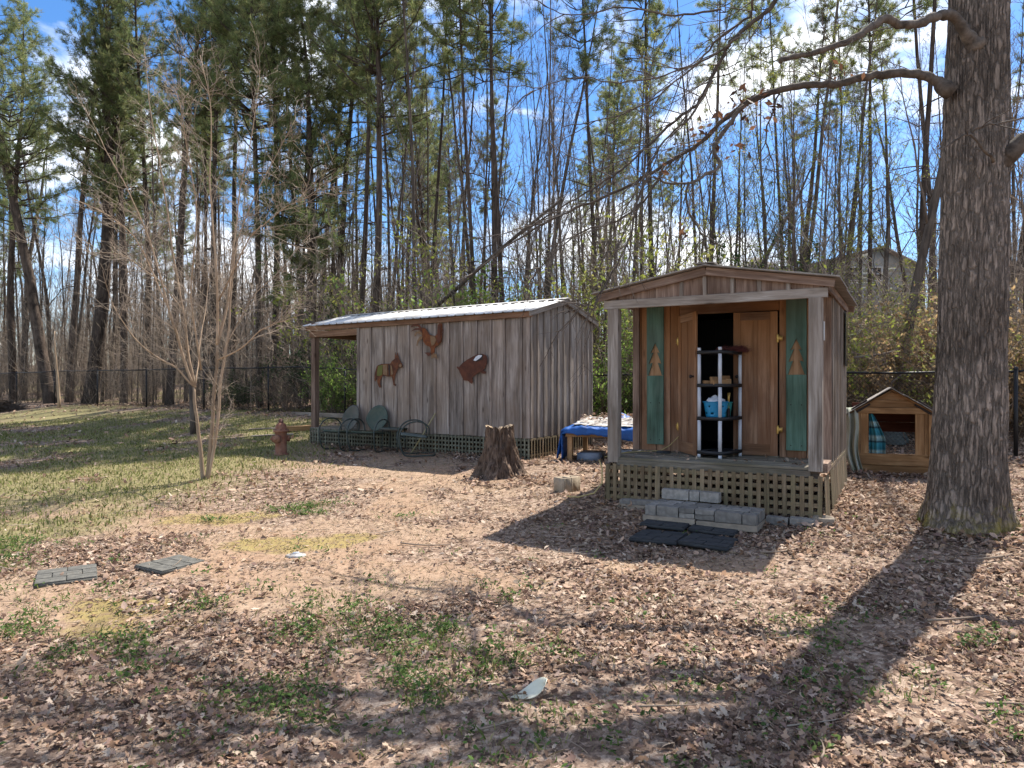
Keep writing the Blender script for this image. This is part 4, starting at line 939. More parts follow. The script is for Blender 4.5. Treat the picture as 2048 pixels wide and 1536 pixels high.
# front wall of vertical boards with the doorway
D0, D1, DT = .625, 1.85, 2.30
for a, b in ((0.0, .10), (.10, .31), (.31, .50), (.50, D0), (D1, 1.94), (1.94, 2.16), (2.16, 2.34), (2.34, BW)):
    plank(Bs, 'wall_board', M['warm_wood'], ((a + b) / 2, BP + random.uniform(0, .012), (DZ + 2.52) / 2), (b - a - .006, .022, 2.52 - DZ), 'z')
plank(Bs, 'door_header', M['warm_wood'], ((D0 + D1) / 2, BP + .005, (DT + 2.62) / 2), (D1 - D0, .022, 2.62 - DT), 'x')
plank(Bs, 'corner_board', M['pink_wood'], (.04, BP - .03, (DZ + 2.46) / 2), (.09, .03, 2.46 - DZ), 'z')
plank(Bs, 'corner_board', M['pink_wood'], (BW - .06, BP - .03, (DZ + 2.46) / 2 - .03), (.13, .03, 2.46 - DZ), 'z')
plank(Bs, 'door_sill', M['deck'], ((D0 + D1) / 2, BP, DZ + .004), (D1 - D0, .10, .02), 'x')
# side and back walls
def side(xw, sg, mat):
    ys = np.linspace(BP + .01, BD, 10)
    for a, b in zip(ys[:-1], ys[1:]): plank(Bs, 'wall_board', mat, (xw, (a + b) / 2, (DZ - .12 + 2.46) / 2), (.02, b - a - .005, 2.46 - DZ + .12), 'z')
    for y in ys: plank(Bs, 'batten', mat, (xw + sg * .022, min(max(y, BP + .03), BD - .03), (DZ - .12 + 2.44) / 2), (.024, .042, 2.44 - DZ + .12), 'z')
side(BW - .01, 1, M['grey_side']); side(.01, -1, M['pink_wood'])
for a, b in zip(np.linspace(0, BW, 9)[:-1], np.linspace(0, BW, 9)[1:]): plank(Bs, 'wall_board', M['pink_wood'], ((a + b) / 2, BD - .012, (DZ + 2.45) / 2), (b - a - .005, .022, 2.45 - DZ), 'z')
for y0 in np.arange(BP + .12, BD - .1, .6):      # added black panels on walls, ceiling and floor stand in for the interior's shade
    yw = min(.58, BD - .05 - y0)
    for xx in (.034, BW - .034): plank(Bs, 'shade_panel', M['shelf_black'], (xx, y0 + yw / 2, (DZ + 2.4) / 2), (.006, yw, 2.38 - DZ), 'z', ch=.001)
for k in range(4): plank(Bs, 'shade_panel', M['shelf_black'], (.05 + .29 + k * .583, BD - .036, (DZ + 2.4) / 2), (.58, .006, 2.38 - DZ), 'z', ch=.001)
plank(Bs, 'shade_ceiling', M['shelf_black'], (BW / 2, (BP + BD) / 2 + .05, 2.40), (BW - .06, BD - BP - .16, .008), 'x', ch=.001)
plank(Bs, 'shade_floor', M['shelf_black'], (BW / 2, (BP + BD) / 2 + .05, DZ + .004), (BW - .08, BD - BP - .16, .006), 'x', ch=.001)
plank(Bs, 'window_opening', M['glass_dark'], (BW + .048, 2.56, 2.02), (.01, .30, .75), 'z')
# green trim boards with the cut out fir tree
for xc, w_ in ((.303, .23), (2.05, .228)):
    zt, zc, zb = 2.47 if xc > 1 else 2.44, 1.515, .60
    hw = w_ / 2; th = .43
    tree = [(0, -.094), (.165, -.038), (.15, -.088), (.305, -.028), (.29, -.066), (th, 0), (.29, .066), (.305, .028), (.15, .088), (.165, .038), (0, .094)]
    pol = [(0, -hw)] + tree + [(0, hw), (zt - zc, hw), (zt - zc, -hw)]
    prism(Bs, 'trim_board', M['teal'], pol, .022, axes((xc, BP - .026, zc), (0, 0, 1), (1, 0, 0), (0, 1, 0)))['label'] = 'green painted trim board with a fir tree cut out'
    plank(Bs, 'trim_board', M['teal'], (xc, BP - .026, (zb + zc) / 2 - .002), (w_, .022, zc - zb - .004), 'z')
    plank(Bs, 'cutout_backing', M['cut_wood'], (xc, BP - .008, zc + th / 2), (w_ - .02, .004, th + .04), 'z')
    for dz in (.06, .55):
        for dx in (-.06, .06):
            mb = MB(); mb.lathe([(0.007, -.013), (.006, -.016), (0, -.017)], 8, M=Matrix.Translation((xc + dx, BP - .026, zb + dz)) @ Matrix.Rotation(-math.pi / 2, 4, 'X') ); mb.build('nail_head', M['dark_steel'], Bs)
# doors
def door(hx, W, ang, sg):
    """hinge at hx; sg=+1 leaf runs to +x when shut; ang opens outward"""
    H = DT - DZ - .03; F = Matrix.Translation((hx, BP - .03, DZ + .015)) @ Matrix.Rotation(-sg * ang, 4, 'Z')
    def pp(name, x0, x1, z0, z1, y, t_, axis, mat):
        c = F @ Vector((sg * (x0 + x1) / 2, y, (z0 + z1) / 2)); o = plank(Bs, name, mat, c, (x1 - x0, t_, z1 - z0), axis); o.matrix_basis = Matrix.Translation(c) @ F.to_3x3().to_4x4() @ (Matrix.Translation(c).inverted() @ o.matrix_basis); return o
    d = pp('door', .0, W, 0, H, 0, .018, 'z', M['warm_wood'])
    s = .085
    for a in (pp('stile', 0, s, 0, H, -.015, .016, 'z', M['warm_wood']), pp('stile', W - s, W, 0, H, -.015, .016, 'z', M['warm_wood']), pp('stile', W * .5 - .025, W * .5 + .025, .14, H - .1, -.0135, .012, 'z', M['warm_wood']),
              pp('rail', s, W - s, 0, .14, -.015, .015, 'x', M['warm_wood']), pp('rail', s, W - s, H - .1, H, -.015, .015, 'x', M['warm_wood'])): sub(a, d)
    for z in (.32, H - .33):
        h = MB(); h.box((-.012, -.036, -.035), (.012, -.010, .035)); h.lathe([(.012, -.05), (.016, -.03), (.016, .03), (.012, .05), (0, .055)], 8, (0, -.026, 0)); h.box((.0 if sg < 0 else -.055, -.036, -.028), (.055 if sg < 0 else 0, -.012, .028))
        o = h.build('hinge', M['brass'], Bs); o.matrix_basis = F @ Matrix.Translation((0, 0, z)); sub(o, d)
    k = MB(); k.lathe([(.012, 0), (.010, .02), (.022, .032), (.024, .045), (.014, .055), (0, .057)], 12, M=Matrix.Rotation(math.pi / 2, 4, 'X')); o = k.build('knob', M['dark_steel'], Bs); o.matrix_basis = F @ Matrix.Translation((sg * (W - .05), -.022, H * .55)); sub(o, d)
    return d
door(D0 + .01, .60, R(54), 1); door(D1 - .01, .515, R(7), -1)
plank(Bs, 'white_strip', M['house_trim'], (BW + .010, .06, 1.965), (.012, .03, .20), 'z')
# cord along the porch, small black box
cable = thing('porch_cord', 'thin tan cord looping from the left door across the porch boards', 'cord', BO, BRZ)
mb = MB(); q = [B_uv(1362, 868, BP - .05), (0.52, .87, .60), (.42, .80, DZ + .02), (.25, .70, DZ + .012), (.12, .5, DZ + .012), (.04, .25, DZ + .012), (-.06, .06, DZ - .02)]
mb.tube(np.array([tuple(w_) for w_ in q]), .006, 6); mb.build('cord', M['cord'], cable, True)
bx = thing('black_box', 'small flat black box lying on the porch boards left of the shelf', 'box', BO + Matrix.Rotation(BRZ, 3, 'Z') @ Vector((.50, .66, DZ)), BRZ + .05)
mb = MB(); mb.box((-.085, -.03, 0), (.085, .03, .028)); mb.build('case', M['rubber'], bx); mb = MB(); mb.box((-.075, -.022, .028), (.075, .022, .034)); mb.build('lid', M['shelf_black'], bx)
# ------------------------------------------------------------------ the big oak
def ground_at(u, v):
    y = 10.0
    for _ in range(30):
        x = (u - 1024) / FPX * y; y = .5 * y + .5 * (CAM_H - gzf(x, y)) * FPX / max(v - 768, 5)
    return (u - 1024) / FPX * y, y
OY = 6.85
def make_oak():
    r = np.random.default_rng(77)
    vv = np.array([1062, 1030, 1000, 950, 900, 800, 700, 550, 400, 200, 0, -300, -700, -1300]); uc = np.array([1931, 1932, 1934, 1936, 1937, 1940, 1943, 1946, 1948, 1952, 1958, 1966, 1976, 1990])
    hw = np.array([90, 78, 71, 66, 63, 60, 58, 57, 56, 54, 50, 44, 36, 20])
    zz = CAM_H - (vv - 768) / FPX * OY; x0 = (1932 - 1024) / FPX * OY; g0 = gzf(x0, OY)
    tree = thing('big_oak', 'thick oak trunk with mossy base at the right edge, limbs reaching left', 'tree', (x0, OY, g0))
    ns, nr = 200, 330; zr = np.linspace(zz[0] - .35, zz[-1], nr); th = np.arange(ns) * 2 * math.pi / ns
    cx = np.interp(zr, zz, (uc - 1024) / FPX * OY); rr = np.interp(zr, zz, hw / FPX * OY)
    TH, ZR = np.meshgrid(th, zr); RR = np.repeat(rr[:, None], ns, 1)
    fl = np.clip(1 - (ZR - g0) / .55, 0, 1.2) ** 2; RR = RR * (1 + fl * (.10 * np.cos(3 * TH + .6) + .08 * np.cos(5 * TH + 2) + .04 * np.cos(8 * TH)))
    wob = fbm(TH * 3 / 6.283 * 4, ZR * .8, 41) * 1.6
    ridge = np.abs(np.sin((TH + wob * .16 + .03 * np.sin(ZR * 3.1)) * 34)); ridge = ridge ** .7
    brk_ = fbm(np.cos(TH) * 12 + 20, ZR * 9 + np.sin(TH) * 9, 44); rough = fbm(np.cos(TH) * 4 + 9, ZR * 2 + np.sin(TH) * 4, 47)
    RR = RR + (ridge * (.55 + .8 * brk_) - .6) * .024 + (rough - .5) * .03
    V_ = np.stack([cx[:, None] - x0 + RR * np.cos(TH), RR * np.sin(TH), ZR - g0], -1).reshape(-1, 3)
    i = np.arange(nr - 1)[:, None] * ns; j = np.arange(ns)[None]; k = (j + 1) % ns
    mb = MB(); mb.add(V_, np.stack([i + j, i + k, i + ns + k, i + ns + j], -1).reshape(-1, 4)); mb.build('trunk', M['oak_bark'], tree, True)
    o0 = np.array([x0, OY, g0])
    twA, twB, twC, twD = [], [], [], []
    def limb(px, w0, w1, Y0, Y1, name='limb', twigs=0, tl=.5, droop=-.15, sides=10, collar=False):
        p = np.array([tuple(P(u, v, Y0 + (Y1 - Y0) * q / max(len(px) - 1, 1))) for q, (u, v) in enumerate(px)]) - o0
        t_ = np.arange(len(p)); f = np.linspace(0, len(p) - 1, (len(p) - 1) * 5 + 1); out = np.zeros((len(f), 3))
        for a in range(3):      # catmull-rom
            c = np.concatenate([[2 * p[0, a] - p[1, a]], p[:, a], [2 * p[-1, a] - p[-2, a]]]); ii_ = np.minimum(f.astype(int), len(p) - 2); q = f - ii_
            p0, p1, p2, p3 = c[ii_], c[ii_ + 1], c[ii_ + 2], c[ii_ + 3]
            out[:, a] = .5 * (2 * p1 + (p2 - p0) * q + (2 * p0 - 5 * p1 + 4 * p2 - p3) * q * q + (3 * p1 - p0 - 3 * p2 + p3) * q ** 3)
        rad = np.linspace(w0, w1, len(f)) / FPX * OY / 2 * (1 + r.normal(0, .05, len(f)))
        if collar: rad[:6] *= np.linspace(1.9, 1.0, 6)
        out += r.normal(0, .006, out.shape); mb = MB(); mb.tube(out, rad, sides, (.085, .068, .055)); mb.build(name, M['limb_bark'], tree, True)
        for q in range(twigs):
            s0, sd = at_(out, r.uniform(.1, 1.0)); d = side_dir(sd, r, r.uniform(.4, 1.1)); d[2] += droop; d[0] -= .3; L_ = tl * r.uniform(.4, 1.5); w_ = walk(s0, d, L_, 5, .16, droop * .12, r)
            mb2.tube(w_, .0065 * np.linspace(1, .35, 6), 4, (.10, .082, .068))
            for z_ in range(5):
                t0, td = at_(w_, r.uniform(.2, 1)); e = t0 + side_dir(td, r, r.uniform(.4, 1)) * L_ * r.uniform(.15, .45); twA.append(t0); twB.append(e)
        return out
    mb2 = MB()
    limb([(1955, 95), (1930, 66), (1904, 32), (1871, 33), (1833, 48), (1796, 48), (1771, 37), (1738, 58), (1688, 85), (1635, 103), (1585, 114), (1560, 122)], 22, 8, 6.7, 6.2, twigs=9, tl=.5, droop=.1, collar=True)
    l2 = limb([(1900, 182), (1868, 160), (1850, 151), (1800, 147), (1738, 153), (1668, 168), (1606, 172), (1552, 182), (1506, 199), (1486, 211)], 19, 11, 6.75, 6.9, twigs=6, tl=.45, collar=True)
    limb([(1486, 211), (1448, 240), (1399, 286), (1330, 330), (1255, 372), (1180, 405), (1100, 440), (1010, 495), (925, 562)], 10, 2.4, 6.9, 7.6, twigs=20, tl=.75, droop=-.2)
    limb([(1486, 211), (1465, 240), (1440, 275), (1428, 298), (1440, 331), (1407, 352), (1378, 366), (1337, 368), (1304, 352)], 10, 3.4, 6.9, 6.6, twigs=9, tl=.5, droop=-.3)
    limb([(1378, 366), (1374, 414), (1399, 460), (1412, 500)], 5, 2, 6.6, 6.6, 'branch', twigs=4, tl=.3, sides=6)
    limb([(1575, -60), (1552, 0), (1519, 33), (1465, 79), (1448, 108), (1424, 153), (1395, 207), (1357, 236), (1303, 286), (1241, 340), (1200, 368), (1120, 415), (1040, 470)], 9.5, 2.8, 6.6, 7.2, twigs=26, tl=.8, droop=-.15)
    limb([(1530, -40), (1506, 0), (1498, 33), (1440, 75), (1380, 140), (1300, 200), (1225, 235), (1120, 255)], 6, 2, 6.6, 7.2, 'branch', twigs=14, tl=.6, sides=6)
    limb([(1480, 70), (1400, 125), (1330, 150), (1240, 165), (1150, 155), (1060, 185)], 4.5, 1.6, 6.7, 7.3, 'branch', twigs=10, tl=.5, sides=6)
    limb([(1440, 20), (1350, 30), (1250, 15), (1140, 30), (1060, -5)], 4.5, 1.6, 6.7, 7.1, 'branch', twigs=8, tl=.5, sides=6)
    limb([(1424, 160), (1380, 235), (1330, 280), (1290, 350), (1250, 420), (1215, 500)], 5, 2, 6.8, 7.0, 'branch', twigs=10, tl=.6, sides=6)
    limb([(1330, 330), (1290, 400), (1235, 440), (1150, 470), (1085, 530), (1060, 560)], 5, 1.6, 7.0, 7.3, 'branch', twigs=14, tl=.6, droop=-.2, sides=6)
    limb([(1300, 352), (1270, 410), (1262, 470), (1225, 545), (1185, 600), (1130, 625)], 5, 1.6, 6.6, 6.6, 'branch', twigs=14, tl=.5, droop=-.2, sides=6)
    limb([(1560, 182), (1531, 270), (1548, 335), (1547, 420)], 4, 1.8, 6.9, 6.8, 'branch', twigs=4, tl=.3, sides=6)
    limb([(1985, 330), (2005, 318), (2048, 285), (2110, 250), (2200, 215), (2330, 150)], 46, 22, 6.75, 6.4, twigs=3, collar=True)
    limb([(1990, 322), (1965, 300), (1941, 270), (1904, 286), (1880, 300)], 7, 2.5, 6.45, 6.2, 'branch', twigs=2, tl=.3, sides=6)
    limb([(1941, 270), (1962, 253), (2048, 236), (2110, 215)], 5, 2, 6.4, 6.2, 'branch', twigs=3, tl=.4, sides=6)
    for u0, v0, u1, v1, w_ in ((1962, -200, 1500, -560, 26), (1970, -330, 2500, -700, 24), (1975, -520, 1700, -1100, 18), (1980, -700, 2300, -1300, 18)):   # limbs above the picture
        limb([(u0, v0), (u0 * .6 + u1 * .4, v0 * .7 + v1 * .3), (u1, v1), (u1 * 1.5 - u0 * .5, v1 * 1.35 - v0 * .35)], w_, 5, 6.8, 6.2 + r.uniform(-.6, 1.2), twigs=12, tl=1.0, droop=.15)
    for k, (sz_, tx, ty, tz) in enumerate(((5.9, 1.6, 7.9, 7.6), (6.4, .4, 7.0, 7.3), (7.2, 2.6, 9.2, 9.8), (6.2, -.9, 7.8, 7.8), (7.6, .2, 9.4, 9.6), (5.7, 2.6, 6.4, 7.0))):
        a = np.array((4.75, 6.85, sz_)) - o0; b = np.array((tx, ty, tz)) - o0; tt2 = np.linspace(0, 1, 9); q = a[None] * (1 - tt2[:, None]) + b[None] * tt2[:, None]; q[:, 2] += np.sin(tt2 * 3.1) * .35; q[1:-1] += r.normal(0, .07, (7, 3)); mb = MB(); mb.tube(q, np.linspace(.06, .018, 9), 8, (.085, .068, .055)); mb.build('limb', M['limb_bark'], tree, True)
        for j in range(22):
            s0, sd = at_(q, r.uniform(.3, 1.0)); L_ = r.uniform(.5, 1.5); w_ = walk(s0, side_dir(sd, r, r.uniform(.4, 1.1)), L_, 5, .15, .03, r); mb2.tube(w_, .014 * np.linspace(1, .35, 6), 4, (.10, .082, .068))
            for z_ in range(9):
                t0, td = at_(w_, r.uniform(.2, 1)); e = t0 + side_dir(td, r, r.uniform(.4, 1)) * L_ * r.uniform(.2, .55); twC.append(t0); twD.append(e)
    mb2.segs(twC, twD, .006, .003, 3, (.12, .10, .085))
    mb2.segs(twA, twB, .0028, .0014, 3, (.12, .10, .085)); mb2.build('twigs', M['twigs'], tree)
    lf = MB(); cl = []
    for u, v, nn, s in ((1480, 205, 26, .05), (1415, 270, 30, .06), (1530, 212, 24, .05), (1475, 305, 10, .04), (1335, 310, 8, .03), (1375, 470, 8, .03), (1690, 150, 8, .04), (1490, 245, 14, .06)):
        q = np.array(tuple(P(u, v, 6.85))) - o0; cl.append(q + r.normal(0, s * 1.6, (nn, 3)))
    leaf_quads(lf, np.concatenate(cl), r, .045, ((.10, .05, .03), (.15, .075, .04), (.07, .04, .03))); lf.build('dead_leaves', M['leaves'], tree)
    return tree
make_oak()

# ------------------------------------------------------------------ tan multi-stemmed sapling
def make_sapling():
    r = np.random.default_rng(19); x0, y0 = ground_at(411, 958); g0 = gzf(x0, y0); t = thing('tan_sapling', 'bare tan multi-stemmed sapling with fan of fine twigs on the left lawn', 'tree', (x0, y0, g0)); o0 = np.array([x0, y0, g0])
    mains = [([(407, 965), (401, 900), (392, 830), (388, 772)], 15, 11, 0), ([(388, 772), (362, 700), (338, 620), (300, 480), (245, 360), (180, 235)], 10, 2.2, -.5), ([(388, 772), (376, 705), (366, 620), (345, 500), (325, 360), (300, 200), (288, 95)], 10, 2.2, .4),
             ([(413, 965), (424, 860), (430, 760), (434, 690)], 15, 11, 0), ([(434, 690), (438, 600), (428, 480), (418, 360), (425, 230), (400, 110)], 9, 2.2, -.3), ([(434, 690), (455, 610), (466, 500), (480, 380), (505, 260), (520, 140)], 9, 2.2, .6), ([(416, 965), (431, 880), (444, 760), (452, 690), (462, 590), (471, 480), (540, 330), (590, 240)], 12, 2.2, 0),
             ([(391, 775), (350, 735), (310, 712), (262, 672), (225, 610), (205, 540)], 7, 2, -.6), ([(434, 720), (480, 700), (522, 660), (555, 645), (610, 628)], 6, 1.8, -.5), ([(366, 620), (320, 560), (250, 510), (180, 505), (120, 480)], 5, 1.6, .8), ([(448, 700), (500, 600), (560, 540), (620, 470)], 5, 1.6, .9),
             ([(391, 775), (400, 690), (412, 620), (420, 520)], 5, 1.8, 1.0), ([(338, 620), (270, 470), (200, 420), (130, 390)], 5, 1.5, -.9), ([(402, 740), (380, 600), (395, 430), (370, 260), (350, 160)], 6, 1.6, -1.2), ([(438, 600), (500, 470), (560, 420), (640, 380)], 5, 1.5, -1.0)]
    tw = MB(); A, B = [], []
    for px, w0, w1, dy in mains:
        nq = len(px); p = np.array([tuple(P(u, v, y0 + dy * (q / (nq - 1)) * 1.3)) for q, (u, v) in enumerate(px)]) - o0
        f = np.linspace(0, nq - 1, (nq - 1) * 4 + 1); out = np.stack([np.interp(f, np.arange(nq), p[:, a]) for a in range(3)], -1); out[1:-1] += r.normal(0, .012, (len(f) - 2, 3)); out[1:-1] = (out[:-2] + 2 * out[1:-1] + out[2:]) / 4
        mb = MB(); mb.tube(out, np.linspace(w0, w1 * .75, len(f)) * .63 / FPX * y0 / 2, 8); mb.build('stem', M['myrtle_bark'], t, True)
        if w0 >= 11 and w1 > 5: continue
        Lm = np.linalg.norm(np.diff(out, axis=0), axis=1).sum()
        for q in range(int(Lm * 7.5)):
            s0, sd = at_(out, r.uniform(.12, 1)); L_ = r.uniform(.3, 1.05); w_ = walk(s0, side_dir(sd, r, r.uniform(.35, .95)), L_, 6, .17, .05, r); tw.tube(w_, .0040 * np.linspace(1, .4, 7), 4, np.array((.38, .305, .235)) * r.uniform(.7, 1.1))
            for z_ in range(6):
                t0, td = at_(w_, r.uniform(.1, 1)); d = side_dir(td, r, r.uniform(.4, .9)); e = t0 + d * L_ * r.uniform(.2, .5); A.append(t0); B.append(e)
                for y_ in range(2): t1 = t0 + (e - t0) * r.uniform(.3, 1); A.append(t1); B.append(t1 + side_dir(d, r, .6) * L_ * r.uniform(.1, .25))
    tw.segs(A, B, .0024, .0014, 3, (.33, .265, .205)); tw.build('twigs', M['twigs'], t)
make_sapling()
# slim dark trunk behind the sapling and small staked whip on the lawn
for u, v, wpx, H, lab, nm in ((386, 868, 10, 3.6, 'slim dark trunk standing on the lawn right behind the tan sapling', 'lawn_tree'), (118, 815, 5, 3.2, 'thin pale whip of a tree before the fence at far left', 'lawn_tree')):
    x, y = ground_at(u, v); rr_ = np.random.default_rng(int(u)); t = thing(nm, lab, 'tree', (x, y, gzf(x, y) - .03)); q = walk((0, 0, 0), (0, 0, 1), H, 8, .03, 0, rr_); mb = MB(); mb.tube(q, wpx / FPX * y / 2 * np.linspace(1.2, .4, 9), 7); mb.build('trunk', M['bare_bark'] if wpx > 6 else M['myrtle_bark'], t, True)
    cr = MB()
    for k in range(26):
        s0, sd = at_(q, rr_.uniform(.35, 1)); w_ = walk(s0, side_dir(sd, rr_, rr_.uniform(.5, 1.1)), rr_.uniform(.3, 1.3), 4, .12, .05, rr_); cr.tube(w_, .005 * np.linspace(1, .4, 5), 3, (.2, .16, .13), cap=False)
        for z_ in range(5): t0, td = at_(w_, rr_.uniform(.2, 1)); cr.segs([t0], [t0 + side_dir(td, rr_, .7) * .25], .0025, .0015, 3, (.22, .18, .145))
    cr.build('crown', M['twigs'], t)

# ------------------------------------------------------------------ stump
def make_stump():
    r = np.random.default_rng(3); x, y = ground_at(999, 950); g0 = gzf(x, y); t = thing('tree_stump', 'jagged rotting tree stump before the long shed corner', 'stump', (x, y, g0)); ns, nr = 110, 60; th = np.arange(ns) * 2 * math.pi / ns
    H = .76; tt = np.linspace(-.12, 1, nr); TH, T = np.meshgrid(th, tt); base = .205 + .19 * np.clip(1 - T, 0, 1.1) ** 2.1
    fl = np.clip(1 - T * 1.4, 0, 1.2); RR = base * (1 + fl * (.12 * np.cos(4 * TH + 1) + .10 * np.cos(7 * TH + 2) + .05 * np.cos(11 * TH)))
    gr = fbm(TH * 14 / 6.283 * 2, T * 2, 61); RR += (np.abs(np.sin(TH * 11 + 4 * gr)) ** .6 - .6) * .045 + (fbm(np.cos(TH) * 7 + 9, T * 7 + np.sin(TH) * 7, 63) - .5) * .09
    top = 1 + .03 * np.sin(TH * 2 + 1.0) + (fbm(TH * 8 / 6.283 * 3, TH * 0, 66) - .5) * .16
    Z_ = T * H * np.where(T > .6, 1 + (top - 1) * (T - .6) / .4, 1)
    V_ = np.stack([RR * np.cos(TH), RR * np.sin(TH), Z_], -1); mb = MB(); i = np.arange(nr - 1)[:, None] * ns; j = np.arange(ns)[None]; k = (j + 1) % ns
    mb.add(V_.reshape(-1, 3), np.stack([i + j, i + k, i + ns + k, i + ns + j], -1).reshape(-1, 4)); mb.build('bark', M['stump_bark'], t, True)
    rim = V_[-1]; ri = rim * np.array([.82, .82, 1]) - (0, 0, .015); fl_ = rim * np.array([.76, .76, 1]); fl_[:, 2] = H * .86 + r.normal(0, .02, ns); c = np.array([[0, 0, H * .82]]); mb = MB(); j = np.arange(ns); k = (j + 1) % ns
    mb.add(np.concatenate([rim + (0, 0, .003), ri, fl_, c]), [np.stack([j, k, k + ns, j + ns], -1), np.stack([j + ns, k + ns, k + 2 * ns, j + 2 * ns], -1), np.stack([j + 2 * ns, k + 2 * ns, np.full(ns, 3 * ns)], -1)]); mb.build('broken_top', M['stump_wood'], t)
make_stump()

# ------------------------------------------------------------------ yard objects
def make_block():
    x, y = ground_at(1134, 982); t = thing('concrete_block', 'tan hollow concrete block on the leaves left of the small shed', 'block', (x, y, gzf(x, y) - .01), R(40)); L_, W_, H_ = .32, .20, .205; w_ = .032; mb = MB()
    xs = [-L_ / 2, -L_ / 2 + w_, -.016, .016, L_ / 2 - w_, L_ / 2]; ys_ = [-W_ / 2, -W_ / 2 + w_, W_ / 2 - w_, W_ / 2]
    for a in range(5):
        for b in range(3):
            if b == 1 and a in (1, 3): continue
            mb.box((xs[a], ys_[b], 0), (xs[a + 1], ys_[b + 1], H_))
    o = mb.build('block_body', M['concrete'], t); bm = bmesh.new(); bm.from_mesh(o.data); bmesh.ops.remove_doubles(bm, verts=bm.verts, dist=1e-5)
    seen = {}
    for f in bm.faces: seen.setdefault(tuple(round(q, 4) for q in f.calc_center_median()), []).append(f)
    bmesh.ops.delete(bm, geom=[f for q in seen.values() if len(q) > 1 for f in q], context='FACES'); bmesh.ops.recalc_face_normals(bm, faces=bm.faces); bmesh.ops.bevel(bm, geom=[e for e in bm.edges if len(e.link_faces) == 2 and e.calc_face_angle(0) > 1], offset=.006, segments=1); bm.to_mesh(o.data); bm.free()
make_block()
def B_to_w(x, y, z=0): return BO + Matrix.Rotation(BRZ, 3, 'Z') @ Vector((x, y, z))
def paver_mesh(L_, W_, H_, ch=.008, mat='paver'):
    bm = bmesh.new(); bmesh.ops.create_cube(bm, size=1); bmesh.ops.scale(bm, vec=(L_, W_, H_), verts=bm.verts); bmesh.ops.bevel(bm, geom=bm.edges[:], offset=ch, segments=1)
    for v in bm.verts: v.co += Vector((random.uniform(-.002, .002), random.uniform(-.002, .002), random.uniform(-.0015, .0015)))
    me = bpy.data.meshes.new('paver'); bm.to_mesh(me); bm.free(); me.materials.append(M[mat]); return me
sb = B_to_w(1.27, -.40); gs = gzf(sb.x, sb.y); SZ = gs + .035
st = thing('paver_steps', 'two-tier step of grey concrete pavers before the porch', 'steps', BO, BRZ)
def pv(x0, x1, y0, y1, z0, z1, mat='paver', name='paver'):
    o = link(name, paver_mesh(x1 - x0 - .011, y1 - y0 - .010, z1 - z0 - .003, .010, mat), st); o.location = ((x0 + x1) / 2, (y0 + y1) / 2, (z0 + z1) / 2); o.rotation_euler = (random.uniform(-.012, .012), random.uniform(-.012, .012), random.uniform(-.015, .015))
pv(.68, 1.26, -.68, -.18, SZ - .02, SZ + .045, 'paver_tan'); pv(1.275, 1.90, -.69, -.18, SZ - .025, SZ + .04, 'paver_tan')
zt = SZ + .155
for y0, y1, xs in ((-.65, -.50, (.70, .83, 1.08)), (-.65, -.50, (1.08, 1.25, 1.46)), (-.67, -.52, (1.46, 1.74, 1.88)), (-.50, -.345, (.71, .98, 1.15, 1.36, 1.47)), (-.52, -.35, (1.47, 1.78, 1.89)), (-.345, -.19, (.72, .85, 1.02, 1.17, 1.33, 1.50, 1.65, 1.89))):
    for a, b in zip(xs[:-1], xs[1:]):
        if y0 == -.65 and a >= 1.08: pv(a, b, y0, y1, SZ + .048, SZ + .10); pv(a, b, y0 - .005, y1, SZ + .102, zt)
        else: pv(a, b, y0, y1, SZ + .046, zt + random.uniform(-.006, .004))
for a, b in ((.74, 1.06), (1.06, 1.18), (1.18, 1.40)): pv(a, b, -.19, -.065, zt + .003, zt + .115)
for (x, y, L_, W_, H_, dz, rz, lab) in ((.43, -.14, .46, .11, .06, .0, .0, 'flat brown paver lying against the lattice left of the steps, bottom one'), (.45, -.13, .44, .12, .05, .062, .04, 'flat grey paver lying against the lattice left of the steps, top one'),
                                        (2.01, -.17, .22, .12, .085, .0, -.03, 'grey paver right of the steps, next to them'), (2.26, -.16, .25, .12, .085, .0, .02, 'grey paver right of the steps, farther one')):
    p = B_to_w(x, y); o = link('loose_paver', paver_mesh(L_, W_, H_, .008, 'paver_tan' if 'brown' in lab else 'paver')); o.location = (p.x, p.y, gzf(p.x, p.y) + H_ / 2 + dz); o.rotation_euler = (random.uniform(-.03, .03), random.uniform(-.03, .03), BRZ + rz); tag(o, lab, 'paver', 'loose pavers by the steps')
p = B_to_w(2.45, -.10); mb = MB(); mb.lathe([(.0, -.05), (.075, -.03), (.10, .03), (.11, .085), (.10, .10), (.085, .10), (.07, .04), (0, .03)], 14); o = mb.build('clay_pot', M['paver_tan'], None, True); o.location = (p.x, p.y, gzf(p.x, p.y)); tag(o, 'low brown clay pot at the right lattice corner', 'pot')
